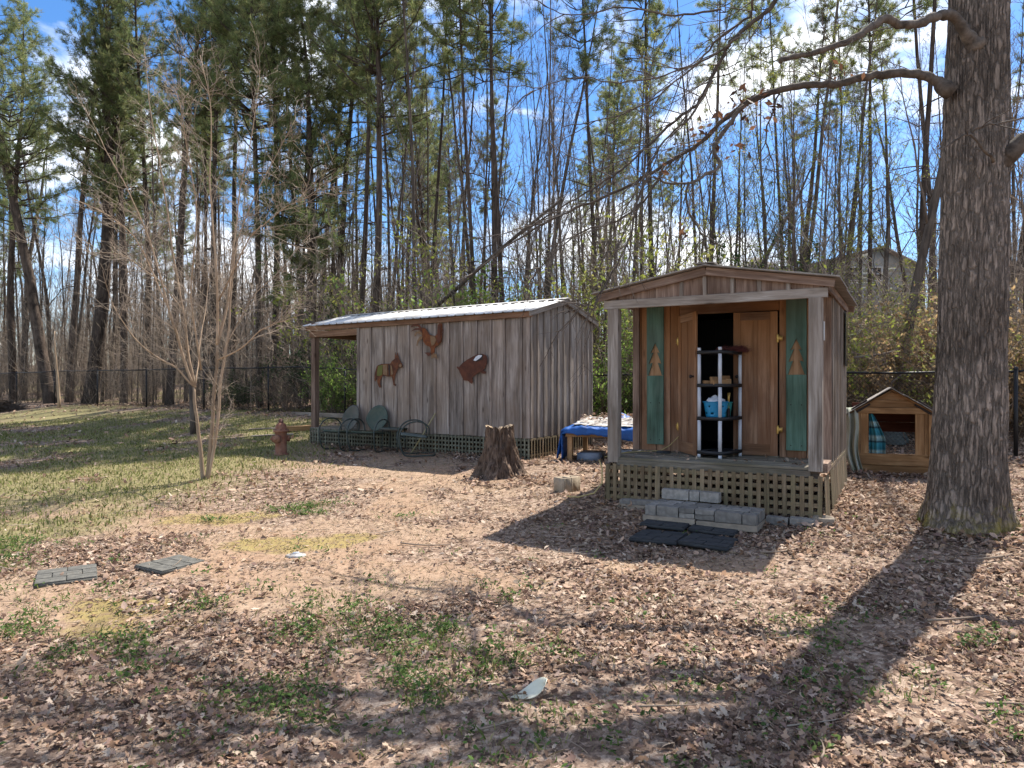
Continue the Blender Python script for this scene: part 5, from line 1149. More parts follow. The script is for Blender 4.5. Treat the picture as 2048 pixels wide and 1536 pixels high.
# rubber tiles
def rubber_tile(x, y, rz, W_, D_, mat, lab, grp, th=.022, tilt=(0, 0)):
    t = thing('rubber_tile', lab, 'paving tile', (x, y, gzf(x, y) + (.022 if mat == 'rubber' else -.002)), rz, grp); t.rotation_euler = (tilt[0], tilt[1], rz); mb = MB(); mb.box((-W_ / 2, -D_ / 2, -.01), (W_ / 2, D_ / 2, th - .006)); mb.build('base', M[mat], t); rows = [(-.5, -.17), (-.17, .17), (.17, .5)]
    for q, (a, b) in enumerate(rows):
        cs = [-.5, 0, .5] if q % 2 == 0 else [-.5, -.24, .25, .5]
        for c_, d_ in zip(cs[:-1], cs[1:]):
            o = link('brick', paver_mesh((d_ - c_) * W_ - .009, (b - a) * D_ - .009, .012, .004, mat), t); o.location = ((c_ + d_) / 2 * W_, (a + b) / 2 * D_, th - .001)
    SKIP.append((x, y, W_ / 2, D_ / 2, rz))
    if mat == 'rubber': SKIP.append((x, y, W_ / 2, D_ / 2, rz))
gzt = (('back left', 1.69, 7.38, .02), ('front left', 1.49, 6.92, -.01), ('back right', 2.15, 7.16, .03), ('front right', 1.93, 6.68, -.015))
for nm, x, y, tl in gzt: rubber_tile(x, y, BRZ + random.uniform(-.05, .05), .47, .48, 'rubber', 'black rubber brick pattern tile before the steps, ' + nm + ' of four', 'black rubber tiles before the steps', .024, (tl, random.uniform(-.02, .02)))
rubber_tile(*ground_at(134, 1152), R(32), .46, .50, 'rubber_grey', 'dusty grey brick pattern tile in the lawn, left one', 'grey tiles in the lawn'); rubber_tile(*ground_at(342, 1130), R(-31), .42, .44, 'rubber_grey', 'dusty grey brick pattern tile half under leaves, right one', 'grey tiles in the lawn')
x, y = ground_at(592, 1112); t = thing('valve_lid', 'small pale grey plastic lid lying in the bare soil', 'lid', (x, y, gzf(x, y) + .004), .3); mb = MB(); mb.lathe([(0, .022), (.05, .021), (.052, .012), (.075, .014), (.085, .008), (.088, -.02)], 14); o = mb.build('lid', M['slate'], t); o.scale = (1.1, .8, 1); mb = MB(); mb.box((-.03, -.006, .02), (.03, .006, .034)); mb.build('grip', M['white_paint'], t)
x, y = ground_at(1058, 1396); t = thing('plastic_shard', 'milky broken plastic shard lying on the foreground leaves', 'debris', (x, y, gzf(x, y) + .01), .25)
nn = 13; bm = bmesh.new(); grid = []
for i in range(nn):
    a = i / (nn - 1); row = []
    half = .06 * math.sin(math.pi * min(1, a * 1.02)) ** .6 * (.35 + .9 * a)
    for j in range(6): b = j / 5 * 2 - 1; row.append(bm.verts.new((-.10 + .19 * a + .02 * b * b, b * half + .01 * math.sin(3 * a), .012 + .045 * a * a + .05 * b * b * a - .02 * math.sin(math.pi * a))))
    grid.append(row)
for i in range(nn - 1):
    for j in range(5): bm.faces.new((grid[i][j], grid[i + 1][j], grid[i + 1][j + 1], grid[i][j + 1]))
me = bpy.data.meshes.new('shell'); bm.to_mesh(me); bm.free(); me.materials.append(M['shard']); me.polygons.foreach_set('use_smooth', [True] * len(me.polygons)); o = link('shell', me, t); md = o.modifiers.new('thick', 'SOLIDIFY'); md.thickness = .003; o.rotation_euler = (R(24), R(-8), R(-15))
# hydrant
x, y = ground_at(562, 909); t = thing('fire_hydrant', 'faded red fire hydrant standing left of the long shed porch', 'hydrant', (x, y, gzf(x, y) - .02), R(18))
mb = MB(); mb.lathe([(0, 0), (.155, 0), (.155, .035), (.125, .045), (.115, .06), (.112, .43), (.118, .45), (.118, .47)], 28); mb.build('barrel', M['hydrant'], t, True)
mb = MB(); mb.lathe([(.118, .47), (.15, .475), (.152, .50), (.15, .525), (.125, .53), (.118, .55), (.10, .62), (.06, .665), (.045, .672)], 28); mb.build('bonnet', M['hydrant'], t, True)
mb = MB(); mb.lathe([(.05, .665), (.052, .70), (.04, .705), (.038, .745), (.0, .75)], 6); mb.build('operating_nut', M['hydrant_dark'], t)
for az, r0, ln in ((-math.pi / 2 - .55, .072, .16), (math.pi * .12, .055, .15), (math.pi * 1.05, .055, .15)):
    mb = MB(); Mt = Matrix.Translation((0, 0, .345)) @ Matrix.Rotation(az, 4, 'Z') @ Matrix.Rotation(math.pi / 2, 4, 'Y'); mb.lathe([(r0 * .8, .07), (r0 * .85, ln - .04), (r0 * 1.15, ln - .035), (r0 * 1.15, ln + .02), (r0 * .5, ln + .03), (r0 * .35, ln + .03), (r0 * .35, ln + .06), (0, ln + .062)], 18, M=Mt); mb.build('nozzle', M['hydrant'], t, True)
for k in range(8): a = k * math.pi / 4; mb = MB(); mb.lathe([(.012, .526), (.012, .54), (0, .541)], 6, (math.cos(a) * .137, math.sin(a) * .137, 0)); mb.build('bolt', M['hydrant_dark'], t)
# lawn chairs
def make_chair(label, loc, rz, mats, back=True):
    t = thing('lawn_chair', label, 'chair', loc, rz, 'old metal lawn chairs'); sm_, bm_ = mats
    nu, nv = 14, 12; bm = bmesh.new(); g = []
    for i in range(nu):
        a = i / (nu - 1) * 2 - 1; row = []
        for j in range(nv):
            b = j / (nv - 1) * 2 - 1; cx_ = a * .28 * (1 - .12 * max(0, b) ** 2) * math.sqrt(1 - .12 * b ** 4); row.append(bm.verts.new((cx_, b * .25 * math.sqrt(1 - .10 * a ** 4), .40 - .03 * (1 - a * a) * (1 - b * b) - .035 * b - .03 * max(0, -b - .6))))
        g.append(row)
    for i in range(nu - 1):
        for j in range(nv - 1): bm.faces.new((g[i][j], g[i + 1][j], g[i + 1][j + 1], g[i][j + 1]))
    me = bpy.data.meshes.new('seat'); bm.to_mesh(me); bm.free(); me.materials.append(sm_); me.polygons.foreach_set('use_smooth', [True] * len(me.polygons)); o = link('seat', me, t); md = o.modifiers.new('rim', 'SOLIDIFY'); md.thickness = .022
    if back:
        bm = bmesh.new(); g = []; nr_, na = 7, 36
        prof = []
        for k in range(na):
            a = k / na * 2 * math.pi; x_ = math.cos(a); z_ = math.sin(a); wx = .27 if z_ > 0 else .27 * (1 - .28 * (-z_) ** 1.2); prof.append((x_ * wx, (z_ * .30 if z_ > 0 else z_ * .24)))
        c = bm.verts.new((0, .30 + .035, .66)); rings = []
        for q in range(1, nr_ + 1):
            f = q / nr_; rings.append([bm.verts.new((px * f, .30 + .035 * (1 - f * f) + (pz * f) * .28 - .03 * (px * f / .27) ** 2, .64 + pz * f)) for px, pz in prof])
        for k in range(na): bm.faces.new((c, rings[0][k], rings[0][(k + 1) % na]))
        for q in range(nr_ - 1):
            for k in range(na): bm.faces.new((rings[q][k], rings[q + 1][k], rings[q + 1][(k + 1) % na], rings[q][(k + 1) % na]))
        bmesh.ops.recalc_face_normals(bm, faces=bm.faces); me = bpy.data.meshes.new('backrest'); bm.to_mesh(me); bm.free(); me.materials.append(bm_); me.polygons.foreach_set('use_smooth', [True] * len(me.polygons)); o = link('backrest', me, t); md = o.modifiers.new('rim', 'SOLIDIFY'); md.thickness = .012
    def curve(pts, n_=5):
        p = np.array(pts, float); f = np.linspace(0, len(p) - 1, (len(p) - 1) * n_ + 1); out = np.zeros((len(f), 3))
        for a in range(3):
            c = np.concatenate([[2 * p[0, a] - p[1, a]], p[:, a], [2 * p[-1, a] - p[-2, a]]]); ii_ = np.minimum(f.astype(int), len(p) - 2); q = f - ii_; p0, p1, p2, p3 = c[ii_], c[ii_ + 1], c[ii_ + 2], c[ii_ + 3]
            out[:, a] = .5 * (2 * p1 + (p2 - p0) * q + (2 * p0 - 5 * p1 + 4 * p2 - p3) * q * q + (3 * p1 - p0 - 3 * p2 + p3) * q ** 3)
        return out
    for s in (-1, 1):
        mb = MB(); mb.tube(curve([(s * .29, .26, .40), (s * .32, .25, .56), (s * .33, .12, .65), (s * .335, -.06, .655), (s * .335, -.20, .58), (s * .33, -.29, .42), (s * .32, -.27, .2), (s * .31, -.22, .06), (s * .30, -.12, .012), (s * .28, .15, .012), (s * .24, .34, .014), (s * .12, .39, .014), (0, .40, .014)]), .0145, 8); mb.build('arm_tube', M['chair_tube'], t, True)
        mb = MB(); mb.tube([(s * .33, -.27, .36), (s * .25, -.2, .385), (0, -.19, .375)], .010, 6); mb.build('seat_brace', M['chair_tube'], t, True)
    return t
for u, Y_, rz, lab, ms, bk in ((680, 14.45, -R(38), 'green metal lawn chair with round back nearest the porch post', ('chair_green', 'chair_dull'), True), (738, 14.0, -R(24), 'green metal lawn chair with round back against the plank wall', ('chair_green', 'chair_green'), True), (828, 13.2, -R(78), 'old grey green lawn chair without a back, turned sideways', ('chair_grey', 'chair_grey'), False)):
    x = (u - 1024) / FPX * Y_; make_chair(lab, (x, Y_, gzf(x, Y_) + .005), rz, (M[ms[0]], M[ms[1]]), bk)
x, y = (787 - 1024) / FPX * 14.0, 14.0; t = thing('side_table', 'small green side table between the lawn chairs by the lattice', 'table', (x, y, gzf(x, y)), ARZ)
mb = MB(); mb.box((-.25, -.16, .455), (.25, .16, .475)); mb.build('top', M['chair_green'], t); mb = MB(); mb.box((-.255, -.165, .43), (.255, -.15, .474)); mb.box((-.255, .15, .43), (.255, .165, .474)); mb.build('apron', M['chair_dull'], t)
for a in (-.21, .21):
    for b in (-.12, .12): mb = MB(); mb.tube([(a, b, 0), (a * .95, b * .95, .45)], .012, 7); mb.build('leg', M['chair_tube'], t)
wp = A_uv(851, 868) ; p1 = AO + Matrix.Rotation(ARZ, 3, 'Z') @ Vector((wp.x - .12, -.30, 0)); p2 = AO + Matrix.Rotation(ARZ, 3, 'Z') @ Vector((A_uv(873, 826).x, -.035, A_uv(873, 826).z))
o = link('leaning_stick', None); bpy.data.objects.remove(o); mb = MB(); pm = p1.lerp(p2, .5); mb.tube([(p1.x, p1.y, gzf(p1.x, p1.y)), (pm.x + .01, pm.y, pm.z + .01), tuple(p2)], [.016, .014, .012], 6, (.36, .31, .17)); tag(mb.build('leaning_stick', M['twigs']), 'yellow stick leaning on the plank wall behind the backless chair', 'stick')
# planks and timber by the porch
for u, v, rz, L_, W_, H_, lab, mt, nm in ((600, 862, .30, 1.0, .22, .13, 'short thick timber lying beside the long shed porch', 'yellow_wood', 'timber'), (560, 858, .05, 1.6, .16, .03, 'weathered plank flat on the ground behind the hydrant, far one', 'grey_side', 'loose_plank'), (545, 872, .22, 1.0, .16, .03, 'weathered plank flat on the ground behind the hydrant, near one', 'grey_side', 'loose_plank')):
    x, y = ground_at(u, v); tag(plank(None, nm, M[mt], (x, y, gzf(x, y) + H_ / 2 + .01), (L_, W_, H_), 'x', (.02, -.03, rz)), lab, 'plank')
a, b = fence_pt(fence_s(640)), fence_pt(fence_s(712)); c = (a + b) / 2; tag(plank(None, 'fence_timber', M['grey_side'], tuple(c + np.array((-.1, -.25, .07))), (float(np.linalg.norm(b - a)) + 2.0, .12, .13), 'x', (0, 0, ARZ)), 'long grey timber lying along the fence foot behind the porch', 'timber')
# brush heap at the left edge
x, y = ground_at(8, 822); mb = MB(); r = np.random.default_rng(4); A_, B_ = [], []
for k in range(420):
    a = r.random() * 6.28; q = np.array([math.cos(a) * r.random() * .8, math.sin(a) * r.random() * .6, 0]); hh = .5 * (1 - np.hypot(q[0] / .85, q[1] / .65)) * r.random(); d = unit(r.normal(0, 1, 3) * (1, 1, .35)) * r.uniform(.15, .45); A_.append(q + (0, 0, hh + .05) - d); B_.append(q + (0, 0, hh + .05) + d)
mb.segs(A_, B_, .012, .006, 4, (.10, .078, .062)); o = mb.build('brush_heap', M['twigs']); o.location = (x, y, gzf(x, y)); tag(o, 'dark heap of cut branches at the left edge before the fence', 'brush heap')
# hose at the left lattice corner
mb = MB(); q = [B_to_w(-.10, -.02, DZ - .06), B_to_w(-.06, -.03, .36), B_to_w(-.04, -.08, .18), B_to_w(-.12, -.14, .06), B_to_w(-.32, -.18, .0), B_to_w(-.5, -.12, -.01)]; q = np.array([(w_.x, w_.y, max(w_.z, gzf(w_.x, w_.y) + .012)) for w_ in q]); f = np.linspace(0, 5, 26); mb.tube(np.stack([np.interp(f, np.arange(6), q[:, a]) for a in range(3)], -1), .009, 6); tag(mb.build('hose', M['cord'], None, True), 'pale yellow hose hanging down the left corner of the small shed', 'hose')

# ------------------------------------------------------------------ rusted animal cut outs on the long shed wall
def cut(px): return [(A_uv(740 + a * .127, 630 + b * .127)[0], A_uv(740 + a * .127, 630 + b * .127)[2]) for a, b in px]
def cutout(name, label, cat, pieces, y0=-.045):
    c = cut(pieces[0][1])[0]; org = AO + Matrix.Rotation(ARZ, 3, 'Z') @ Vector((c[0], y0, c[1])); t = thing(name, label, cat, org, ARZ)
    for k, (pn, px, mt, th) in enumerate(pieces):
        pol = [(z - c[1], x - c[0]) for x, z in cut(px)]; prism(t, pn, M[mt], pol, th, axes((0, -.004 * (k > 0) - .002 * k, 0), (0, 0, 1), (1, 0, 0), (0, 1, 0)))
    mb = MB(); mb.box((-.01, .0, -.01), (.01, .03, .01)); o = mb.build('bracket', M['dark_steel'], t)
    q = cut(pieces[0][1]); o.location = (sum(a for a, b in q) / len(q) - c[0], 0, sum(b for a, b in q) / len(q) - c[1])
donkey = [(150, 790), (210, 770), (290, 768), (345, 765), (375, 720), (415, 690), (418, 640), (425, 585), (440, 650), (462, 585), (472, 650), (480, 690), (520, 760), (535, 800), (525, 828), (490, 825), (470, 830), (445, 890), (420, 960), (408, 1040), (412, 1080), (435, 1095), (430, 1118), (395, 1105), (380, 1030), (365, 965), (290, 968), (230, 945), (210, 985), (185, 1040), (190, 1100), (205, 1135), (175, 1145), (145, 1090), (135, 1020), (140, 965), (125, 1000), (110, 1050), (95, 1030), (95, 960), (110, 880), (130, 815)]
cutout('donkey_cutout', 'rusted steel donkey silhouette with olive rump on the plank wall', 'wall art', [('body', donkey, 'rust', .005), ('olive_panel', [(160, 800), (225, 785), (222, 935), (180, 960), (135, 955), (140, 880)], 'olive_paint', .003), ('tan_panel', [(228, 785), (300, 780), (300, 955), (235, 935)], 'rust_tan', .003), ('stripe', [(318, 785), (338, 785), (345, 950), (325, 955)], 'dark_steel', .003), ('tan_panel', [(352, 790), (372, 800), (395, 930), (362, 950)], 'rust_tan', .003), ('muzzle', [(485, 785), (515, 770), (530, 800), (520, 822), (490, 820)], 'rust_tan', .003)])
rbody = [(840, 200), (890, 205), (920, 250), (960, 310), (1000, 325), (1050, 330), (1085, 290), (1095, 230), (1085, 170), (1120, 125), (1160, 140), (1160, 200), (1150, 280), (1160, 340), (1150, 420), (1110, 465), (1060, 500), (1040, 540), (1040, 590), (1000, 640), (975, 600), (980, 540), (960, 500), (910, 480), (870, 430), (850, 370), (840, 300)]
cutout('rooster_cutout', 'rusted steel rooster silhouette hanging upside down on the plank wall', 'wall art', [('body', rbody, 'rust_orange', .005), ('tail_feather', [(850, 215), (800, 155), (740, 145), (680, 165), (668, 200), (720, 175), (780, 180), (845, 240)], 'rust_red', .004), ('tail_feather', [(850, 245), (800, 205), (740, 210), (690, 245), (675, 265), (730, 238), (800, 235), (850, 275)], 'rust_red', .004), ('tail_feather', [(850, 290), (810, 250), (760, 265), (725, 310), (735, 345), (775, 290), (820, 300), (850, 330)], 'rust_tan', .004), ('tail_feather', [(855, 330), (810, 345), (775, 400), (760, 480), (775, 495), (795, 420), (850, 375)], 'rust_tan', .004),
        ('wing', [(980, 330), (1050, 340), (1075, 400), (1040, 470), (1000, 490), (985, 420)], 'rust_tan', .003), ('breast', [(1095, 180), (1125, 140), (1150, 160), (1140, 280), (1150, 400), (1105, 455), (1075, 400), (1090, 300)], 'rust_red', .003), ('comb', [(975, 590), (930, 590), (890, 595), (930, 625), (945, 650), (980, 640)], 'rust_red', .004), ('beak', [(1000, 640), (1040, 600), (1085, 620), (1090, 670), (1075, 700), (1060, 660), (1030, 670), (1000, 690)], 'rust_tan', .004), ('foot', [(1155, 310), (1180, 285), (1170, 240), (1185, 205), (1192, 245), (1188, 290), (1165, 330)], 'rust_red', .004)])
pig = [(1440, 800), (1480, 755), (1560, 700), (1640, 655), (1720, 620), (1790, 612), (1850, 635), (1872, 690), (1860, 770), (1825, 840), (1810, 875), (1850, 895), (1840, 925), (1790, 920), (1765, 895), (1720, 915), (1660, 960), (1635, 985), (1645, 1050), (1625, 1085), (1590, 1060), (1560, 1035), (1500, 1030), (1470, 970), (1440, 910), (1420, 865), (1392, 835), (1385, 815), (1410, 812), (1425, 830)]
cutout('pig_cutout', 'rusted steel pig silhouette with white patch on the plank wall', 'wall art', [('body', pig, 'rust_red', .005), ('ear', [(1640, 720), (1690, 650), (1780, 612), (1810, 640), (1790, 700), (1720, 735)], 'dark_steel', .003), ('white_patch', [(1655, 715), (1690, 660), (1740, 630), (1790, 635), (1780, 660), (1730, 700), (1690, 725)], 'white_paint', .003)])

# ------------------------------------------------------------------ table with the blue tarp
TX, TY, TRZ = .97, 12.25, R(-20); tg = gzf(TX, TY); t = thing('low_table', 'low wooden table under the blue tarp right of the long shed', 'table', (TX, TY, tg - .02), TRZ)
TL, TD, TH = 1.35, 1.25, .55
plank(t, 'apron', M['yellow_wood'], (TL / 2, 0, TH - .02), (TL, .035, .12), 'x'); plank(t, 'apron', M['yellow_wood'], (TL / 2, TD, TH - .02), (TL, .035, .12), 'x'); plank(t, 'apron', M['yellow_wood'], (0, TD / 2, TH - .02), (.035, TD - .05, .12), 'y'); plank(t, 'apron', M['yellow_wood'], (TL, TD / 2, TH - .02), (.035, TD - .05, .12), 'y')
for a in (.06, TL - .06):
    for b in (.06, TD - .06): plank(t, 'leg', M['yellow_wood'], (a, b, TH / 2 - .03), (.085, .085, TH - .02), 'z')
for k in range(8): plank(t, 'top_board', M['grey_side'], (TL / 2, .08 + k * .156, TH + .05), (TL, .15, .02), 'x')
mb = MB(); mb.box((.15, .2, .02), (.55, .8, .16)); mb.box((.7, .3, .02), (1.1, .7, .22)); o = mb.build('stored_bundle', M['tarp_pale']); o.location = t.location; o.rotation_euler = t.rotation_euler; tag(o, 'pale wrapped bundle stored under the low table', 'bundle')
def sheet(name, label, cat, mat, fx, nu, nv, th=.004):
    bm = bmesh.new(); g = [[bm.verts.new(fx(i / (nu - 1), j / (nv - 1))) for j in range(nv)] for i in range(nu)]
    for i in range(nu - 1):
        for j in range(nv - 1): bm.faces.new((g[i][j], g[i + 1][j], g[i + 1][j + 1], g[i][j + 1]))
    bmesh.ops.recalc_face_normals(bm, faces=bm.faces); me = bpy.data.meshes.new(name); bm.to_mesh(me); bm.free(); me.materials.append(mat); me.polygons.foreach_set('use_smooth', [True] * len(me.polygons)); o = link(name, me); md = o.modifiers.new('thick', 'SOLIDIFY'); md.thickness = th
    return tag(o, label, cat)
def crumple(a, b, s, k): return float((fbm(np.array([a * k]), np.array([b * k]), s) - .5)[0])
def tarpf(a, b):
    x = -.16 + a * (TL + .36); y = -.14 + b * (TD + .3); z = TH + .085 + .07 * crumple(a, b, 71, 7) + .07 * crumple(a, b, 72, 16) + .07 * b
    if x < -.01: z -= (-x - .01) * (1.2 + 2.6 * (b < .45)); x = -.03 - .04 * (b < .4) + .05 * crumple(a, b, 73, 6)
    if y < -.01: z -= (-y) * (.55 + .9 * a); y = -.035 + .03 * crumple(a, b, 74, 8)
    if x > TL + .02: z -= (x - TL) * 1.2; x = TL + .04
    if b > .8: z += .16 * math.exp(-((a - .5) / .16) ** 2) * (b - .8) / .2
    return (x, y, z)
o = sheet('blue_tarp', 'crumpled blue tarp draped over the low table right of the long shed', 'tarp', M['tarp'], tarpf, 60, 46); o.location = t.location; o.rotation_euler = t.rotation_euler
def slf(a, b): return (.06 + a * (TL - .02) + .04 * crumple(a, b, 81, 4), .08 + b * (TD - .12) + .14 * (1 - a) + .05 * crumple(a, b, 82, 5), TH + .13 + .05 * crumple(a, b, 83, 9) - .03 * a * (1 - b) + .09 * b)
o = sheet('grey_sheet', 'dirty grey sheet with leaves spread on top of the blue tarp', 'tarp', M['slate'], slf, 40, 36); o.location = t.location; o.rotation_euler = t.rotation_euler
def hang(a, b): return (-.10 - .09 * b + .03 * math.sin(a * 9), .02 + a * .22, TH + .03 - b * (.52 - .1 * a))
o = sheet('tarp_tail', 'dark blue tarp corner hanging to the ground at the left table leg', 'tarp', M['tarp'], hang, 14, 14); o.location = t.location; o.rotation_euler = t.rotation_euler

# ------------------------------------------------------------------ shelf and what stands on it
sc_ = Vector((2.469, 8.10, DZ)); SR = R(43); sh = thing('plastic_shelf', 'four tier black and grey plastic shelf standing in the shed doorway', 'shelf', sc_, SR)
SLn, SWd, SHt = .47, .28, 1.33
tiers = [.065, .475, .875, 1.275]
for k, z in enumerate(tiers):
    mb = MB(); mb.box((-.015, -.015, z - .006), (SLn + .015, SWd + .015, z + .006)); mb.box((-.02, -.02, z - .022), (SLn + .02, -.008, z + .018)); mb.box((-.02, SWd + .008, z - .022), (SLn + .02, SWd + .02, z + .018)); mb.box((-.02, -.008, z - .022), (-.008, SWd + .008, z + .018)); mb.box((SLn + .008, -.008, z - .022), (SLn + .02, SWd + .008, z + .018)); mb.build('shelf_tray', M['shelf_black'], sh)
for a in (0, SLn):
    for b in (0, SWd):
        for z0, z1 in ((0, tiers[0] - .024),) + tuple((p + .02, q - .024) for p, q in zip(tiers[:-1], tiers[1:])) + ((tiers[-1] + .02, SHt),): mb = MB(); mb.lathe([(0, z0), (.021, z0), (.021, z1), (0, z1)], 14, (a, b, 0)); mb.build('post', M['shelf_post'], sh, True)
def on_shelf(x, y, k): return sc_ + Matrix.Rotation(SR, 3, 'Z') @ Vector((x, y, tiers[k] + .007))
def basket(label, pos, r0, r1, h, mat, sx=1.0, rz=0):
    t = thing('basket', label, 'basket', pos, rz); n_, rows = 40, 9; mb = MB(); th = np.arange(n_) * 2 * math.pi / n_; V_ = []
    for q in range(rows + 1): f = q / rows; rr = r0 + (r1 - r0) * f; V_.append(np.stack([rr * np.cos(th) * sx, rr * np.sin(th), np.full(n_, h * f)], -1))
    F = []
    for q in range(rows):
        for k in range(n_):
            if (q == 2 and k % 5 in (0, 1)) or (q == 6 and k % 8 in (0,)): continue
            F.append((q * n_ + k, q * n_ + (k + 1) % n_, (q + 1) * n_ + (k + 1) % n_, (q + 1) * n_ + k))
    mb.add(np.concatenate(V_), [np.array(F), np.arange(n_)[None, ::-1]]); o = mb.build('bowl', M[mat], t, True); md = o.modifiers.new('t', 'SOLIDIFY'); md.thickness = .004
    mb = MB(); mb.tube([(r1 * 1.02 * math.cos(a) * sx, r1 * 1.02 * math.sin(a), h) for a in np.linspace(0, 2 * math.pi, 33)], .008, 6); mb.build('rim', M[mat], t, True); return t
bp = on_shelf(.14, .14, 1); basket('blue perforated plastic basket on the lower middle shelf', bp, .11, .145, .19, 'blue_plastic')
bp2 = on_shelf(.36, .15, 1); basket('teal perforated plastic basket behind the grey shelf post', bp2, .07, .095, .18, 'teal_plastic')
mb = MB(); r = np.random.default_rng(12)
def rag(a, b):
    q = a * 2 * math.pi; f = b; return (math.cos(q) * .115 * f, math.sin(q) * .115 * f, .20 + .055 * (1 - f * f) + .05 * float((vnoise(np.array([math.cos(q) * f * 4 + 9]), np.array([math.sin(q) * f * 4 + 9]), 5) - .5)[0]))
o = sheet('white_rags', 'crumpled white rags heaped in the blue basket', 'rags', M['cloth_white'], rag, 25, 8); o.location = bp
p = on_shelf(.33, .08, 1); t = thing('brush', 'yellow handled brush standing up behind the shelf post', 'brush', p, .3); mb = MB(); mb.tube([(0, 0, .10), (.005, 0, .24), (.01, 0, .30)], [.012, .016, .02], 8); mb.build('handle', M['brass'], t, True); mb = MB(); mb.lathe([(.022, 0), (.026, .10), (.015, .11)], 10); mb.build('bristles', M['dark_steel'], t)
p = on_shelf(.42, .20, 1); t = thing('dark_bin', 'dark small bin at the right end of the lower middle shelf', 'bin', p, SR); mb = MB(); mb.lathe([(0, 0), (.06, 0), (.075, .15), (.08, .155), (.07, .16), (.055, .02)], 14); mb.build('body', M['rubber'], t, True)
for k, (a, b, rz, L_, W_, H_, dz) in enumerate(((.08, .06, .2, .20, .07, .06, 0), (.10, .16, -.1, .22, .08, .05, 0), (.26, .08, .5, .16, .06, .07, 0), (.12, .10, .1, .18, .06, .035, .06), (.27, .09, .3, .12, .05, .04, .07))):
    p = on_shelf(a, b, 2); o = plank(None, 'wood_offcut', M['yellow_wood'], (p.x, p.y, p.z + H_ / 2 + dz), (L_, W_, H_), 'x', (0, 0, SR - .6 + rz)); tag(o, 'yellow wood offcut on the upper middle shelf, ' + ('front left', 'back left', 'right, lower', 'left, stacked on top', 'right, stacked on top')[k], 'wood offcut', 'wood offcuts on the shelf')
mb = MB(); A_, B_ = [], []; p = on_shelf(.30, .10, 3); dv = Vector((.97, .22, 0))
for k in range(420):
    q = np.array([r.uniform(-.12, .2), r.normal(0, .02), .03 + r.normal(0, .013)]); q[1] *= 1 + abs(q[0]) * 3; d = np.array([r.uniform(.05, .11), r.normal(0, .035), r.normal(0.0, .02)]); A_.append(q); B_.append(q + d)
mb.segs(A_, B_, .003, .0015, 3); mb.tube([(-.14, 0, .02), (.0, .005, .025), (.12, 0, .03)], .007, 6); o = mb.build('dry_pine_bough', M['pine_twig']); o.location = p; o.rotation_euler = (0, 0, -.25); tag(o, 'dry reddish pine bough lying on top of the shelf', 'bough')

# ------------------------------------------------------------------ dog house
DX, DY = 5.24, 10.5; dg = gzf(5.7, 10.4); DRZ = R(-26); t = thing('dog_house', 'raw yellow wood dog house with gabled roof left of the oak', 'dog house', (DX, DY, dg - .03), DRZ)
DW, DD, DH, DPK = 1.06, 1.05, .98, 1.31; K = M['yellow_wood']
plank(t, 'front_board', K, (DW / 2, 0, .10), (DW - .04, .03, .15), 'x'); plank(t, 'front_board', K, (DW / 2, -.012, .265), (DW, .035, .17), 'x')
plank(t, 'skid', M['paver_tan'] if False else M['grey_side'], (DW / 2 + .15, .05, .02), (.6, .09, .05), 'x')
for a, b in ((.0, .11), (.112, .215)): plank(t, 'front_board', K, ((a + b) / 2, 0, .66), (b - a, .03, .62), 'z')
for a, b in ((.83, .945), (.947, DW)): plank(t, 'front_board', K, ((a + b) / 2, 0, .66), (b - a, .03, .62), 'z')
plank(t, 'front_stud', K, (DW - .03, -.03, .64), (.06, .03, .66), 'z')
plank(t, 'lintel', K, (DW / 2, -.005, 1.0), (DW - .02, .045, .09), 'x')
prism(t, 'gable_board', K, [(.10, 1.048), (DW - .10, 1.048), (DW - .22, 1.16), (.22, 1.16)], .025, axes((0, .005, 0), (1, 0, 0), (0, 0, 1), (0, -1, 0))); prism(t, 'gable_board', K, [(.22, 1.165), (DW - .22, 1.165), (DW / 2, DPK - .03)], .025, axes((0, .01, 0), (1, 0, 0), (0, 0, 1), (0, -1, 0)))
for x, sg in ((.0, -1), (DW, 1)):
    for k in range(6): plank(t, 'side_board', K, (x, DD / 2, .10 + k * .165), (.022, DD - .03, .158), 'y')
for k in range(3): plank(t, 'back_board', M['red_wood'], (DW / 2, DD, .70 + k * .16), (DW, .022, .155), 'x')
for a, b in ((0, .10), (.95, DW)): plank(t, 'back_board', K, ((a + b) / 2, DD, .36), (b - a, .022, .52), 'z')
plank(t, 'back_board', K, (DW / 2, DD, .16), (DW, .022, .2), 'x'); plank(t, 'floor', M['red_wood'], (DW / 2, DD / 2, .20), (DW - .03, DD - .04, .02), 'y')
dan = math.atan((DPK - DH) / (DW / 2 + .0)); Lh = DW / 2 + .11
for sg in (-1, 1):
    plank(t, 'roof_deck', M['yellow_wood'], (DW / 2 + sg * Lh / 2, DD / 2, DPK - Lh / 2 * math.tan(dan) + .0), (Lh / math.cos(dan), DD + .14, .016), 'x', (0, sg * dan, 0))
    for k in range(4):
        f0, f1 = k / 4 * Lh, (k + 1) / 4 * Lh + .03; cx_ = DW / 2 + sg * (f0 + f1) / 2; plank(t, 'shingle_course', M['tarpaper'], (cx_, DD / 2 - .01, DPK - (f0 + f1) / 2 * math.tan(dan) + .018 + .004 * (4 - k)), ((f1 - f0) / math.cos(dan), DD + .20 + random.uniform(-.03, .03), .01), 'x', (random.uniform(-.01, .01), sg * (dan + .03), random.uniform(-.02, .02)))
    plank(t, 'rafter_block', M['dark_steel'], (DW / 2 + sg * .42, -.03, 1.055), (.26, .03, .10), 'x', (0, sg * (dan + .05), 0))
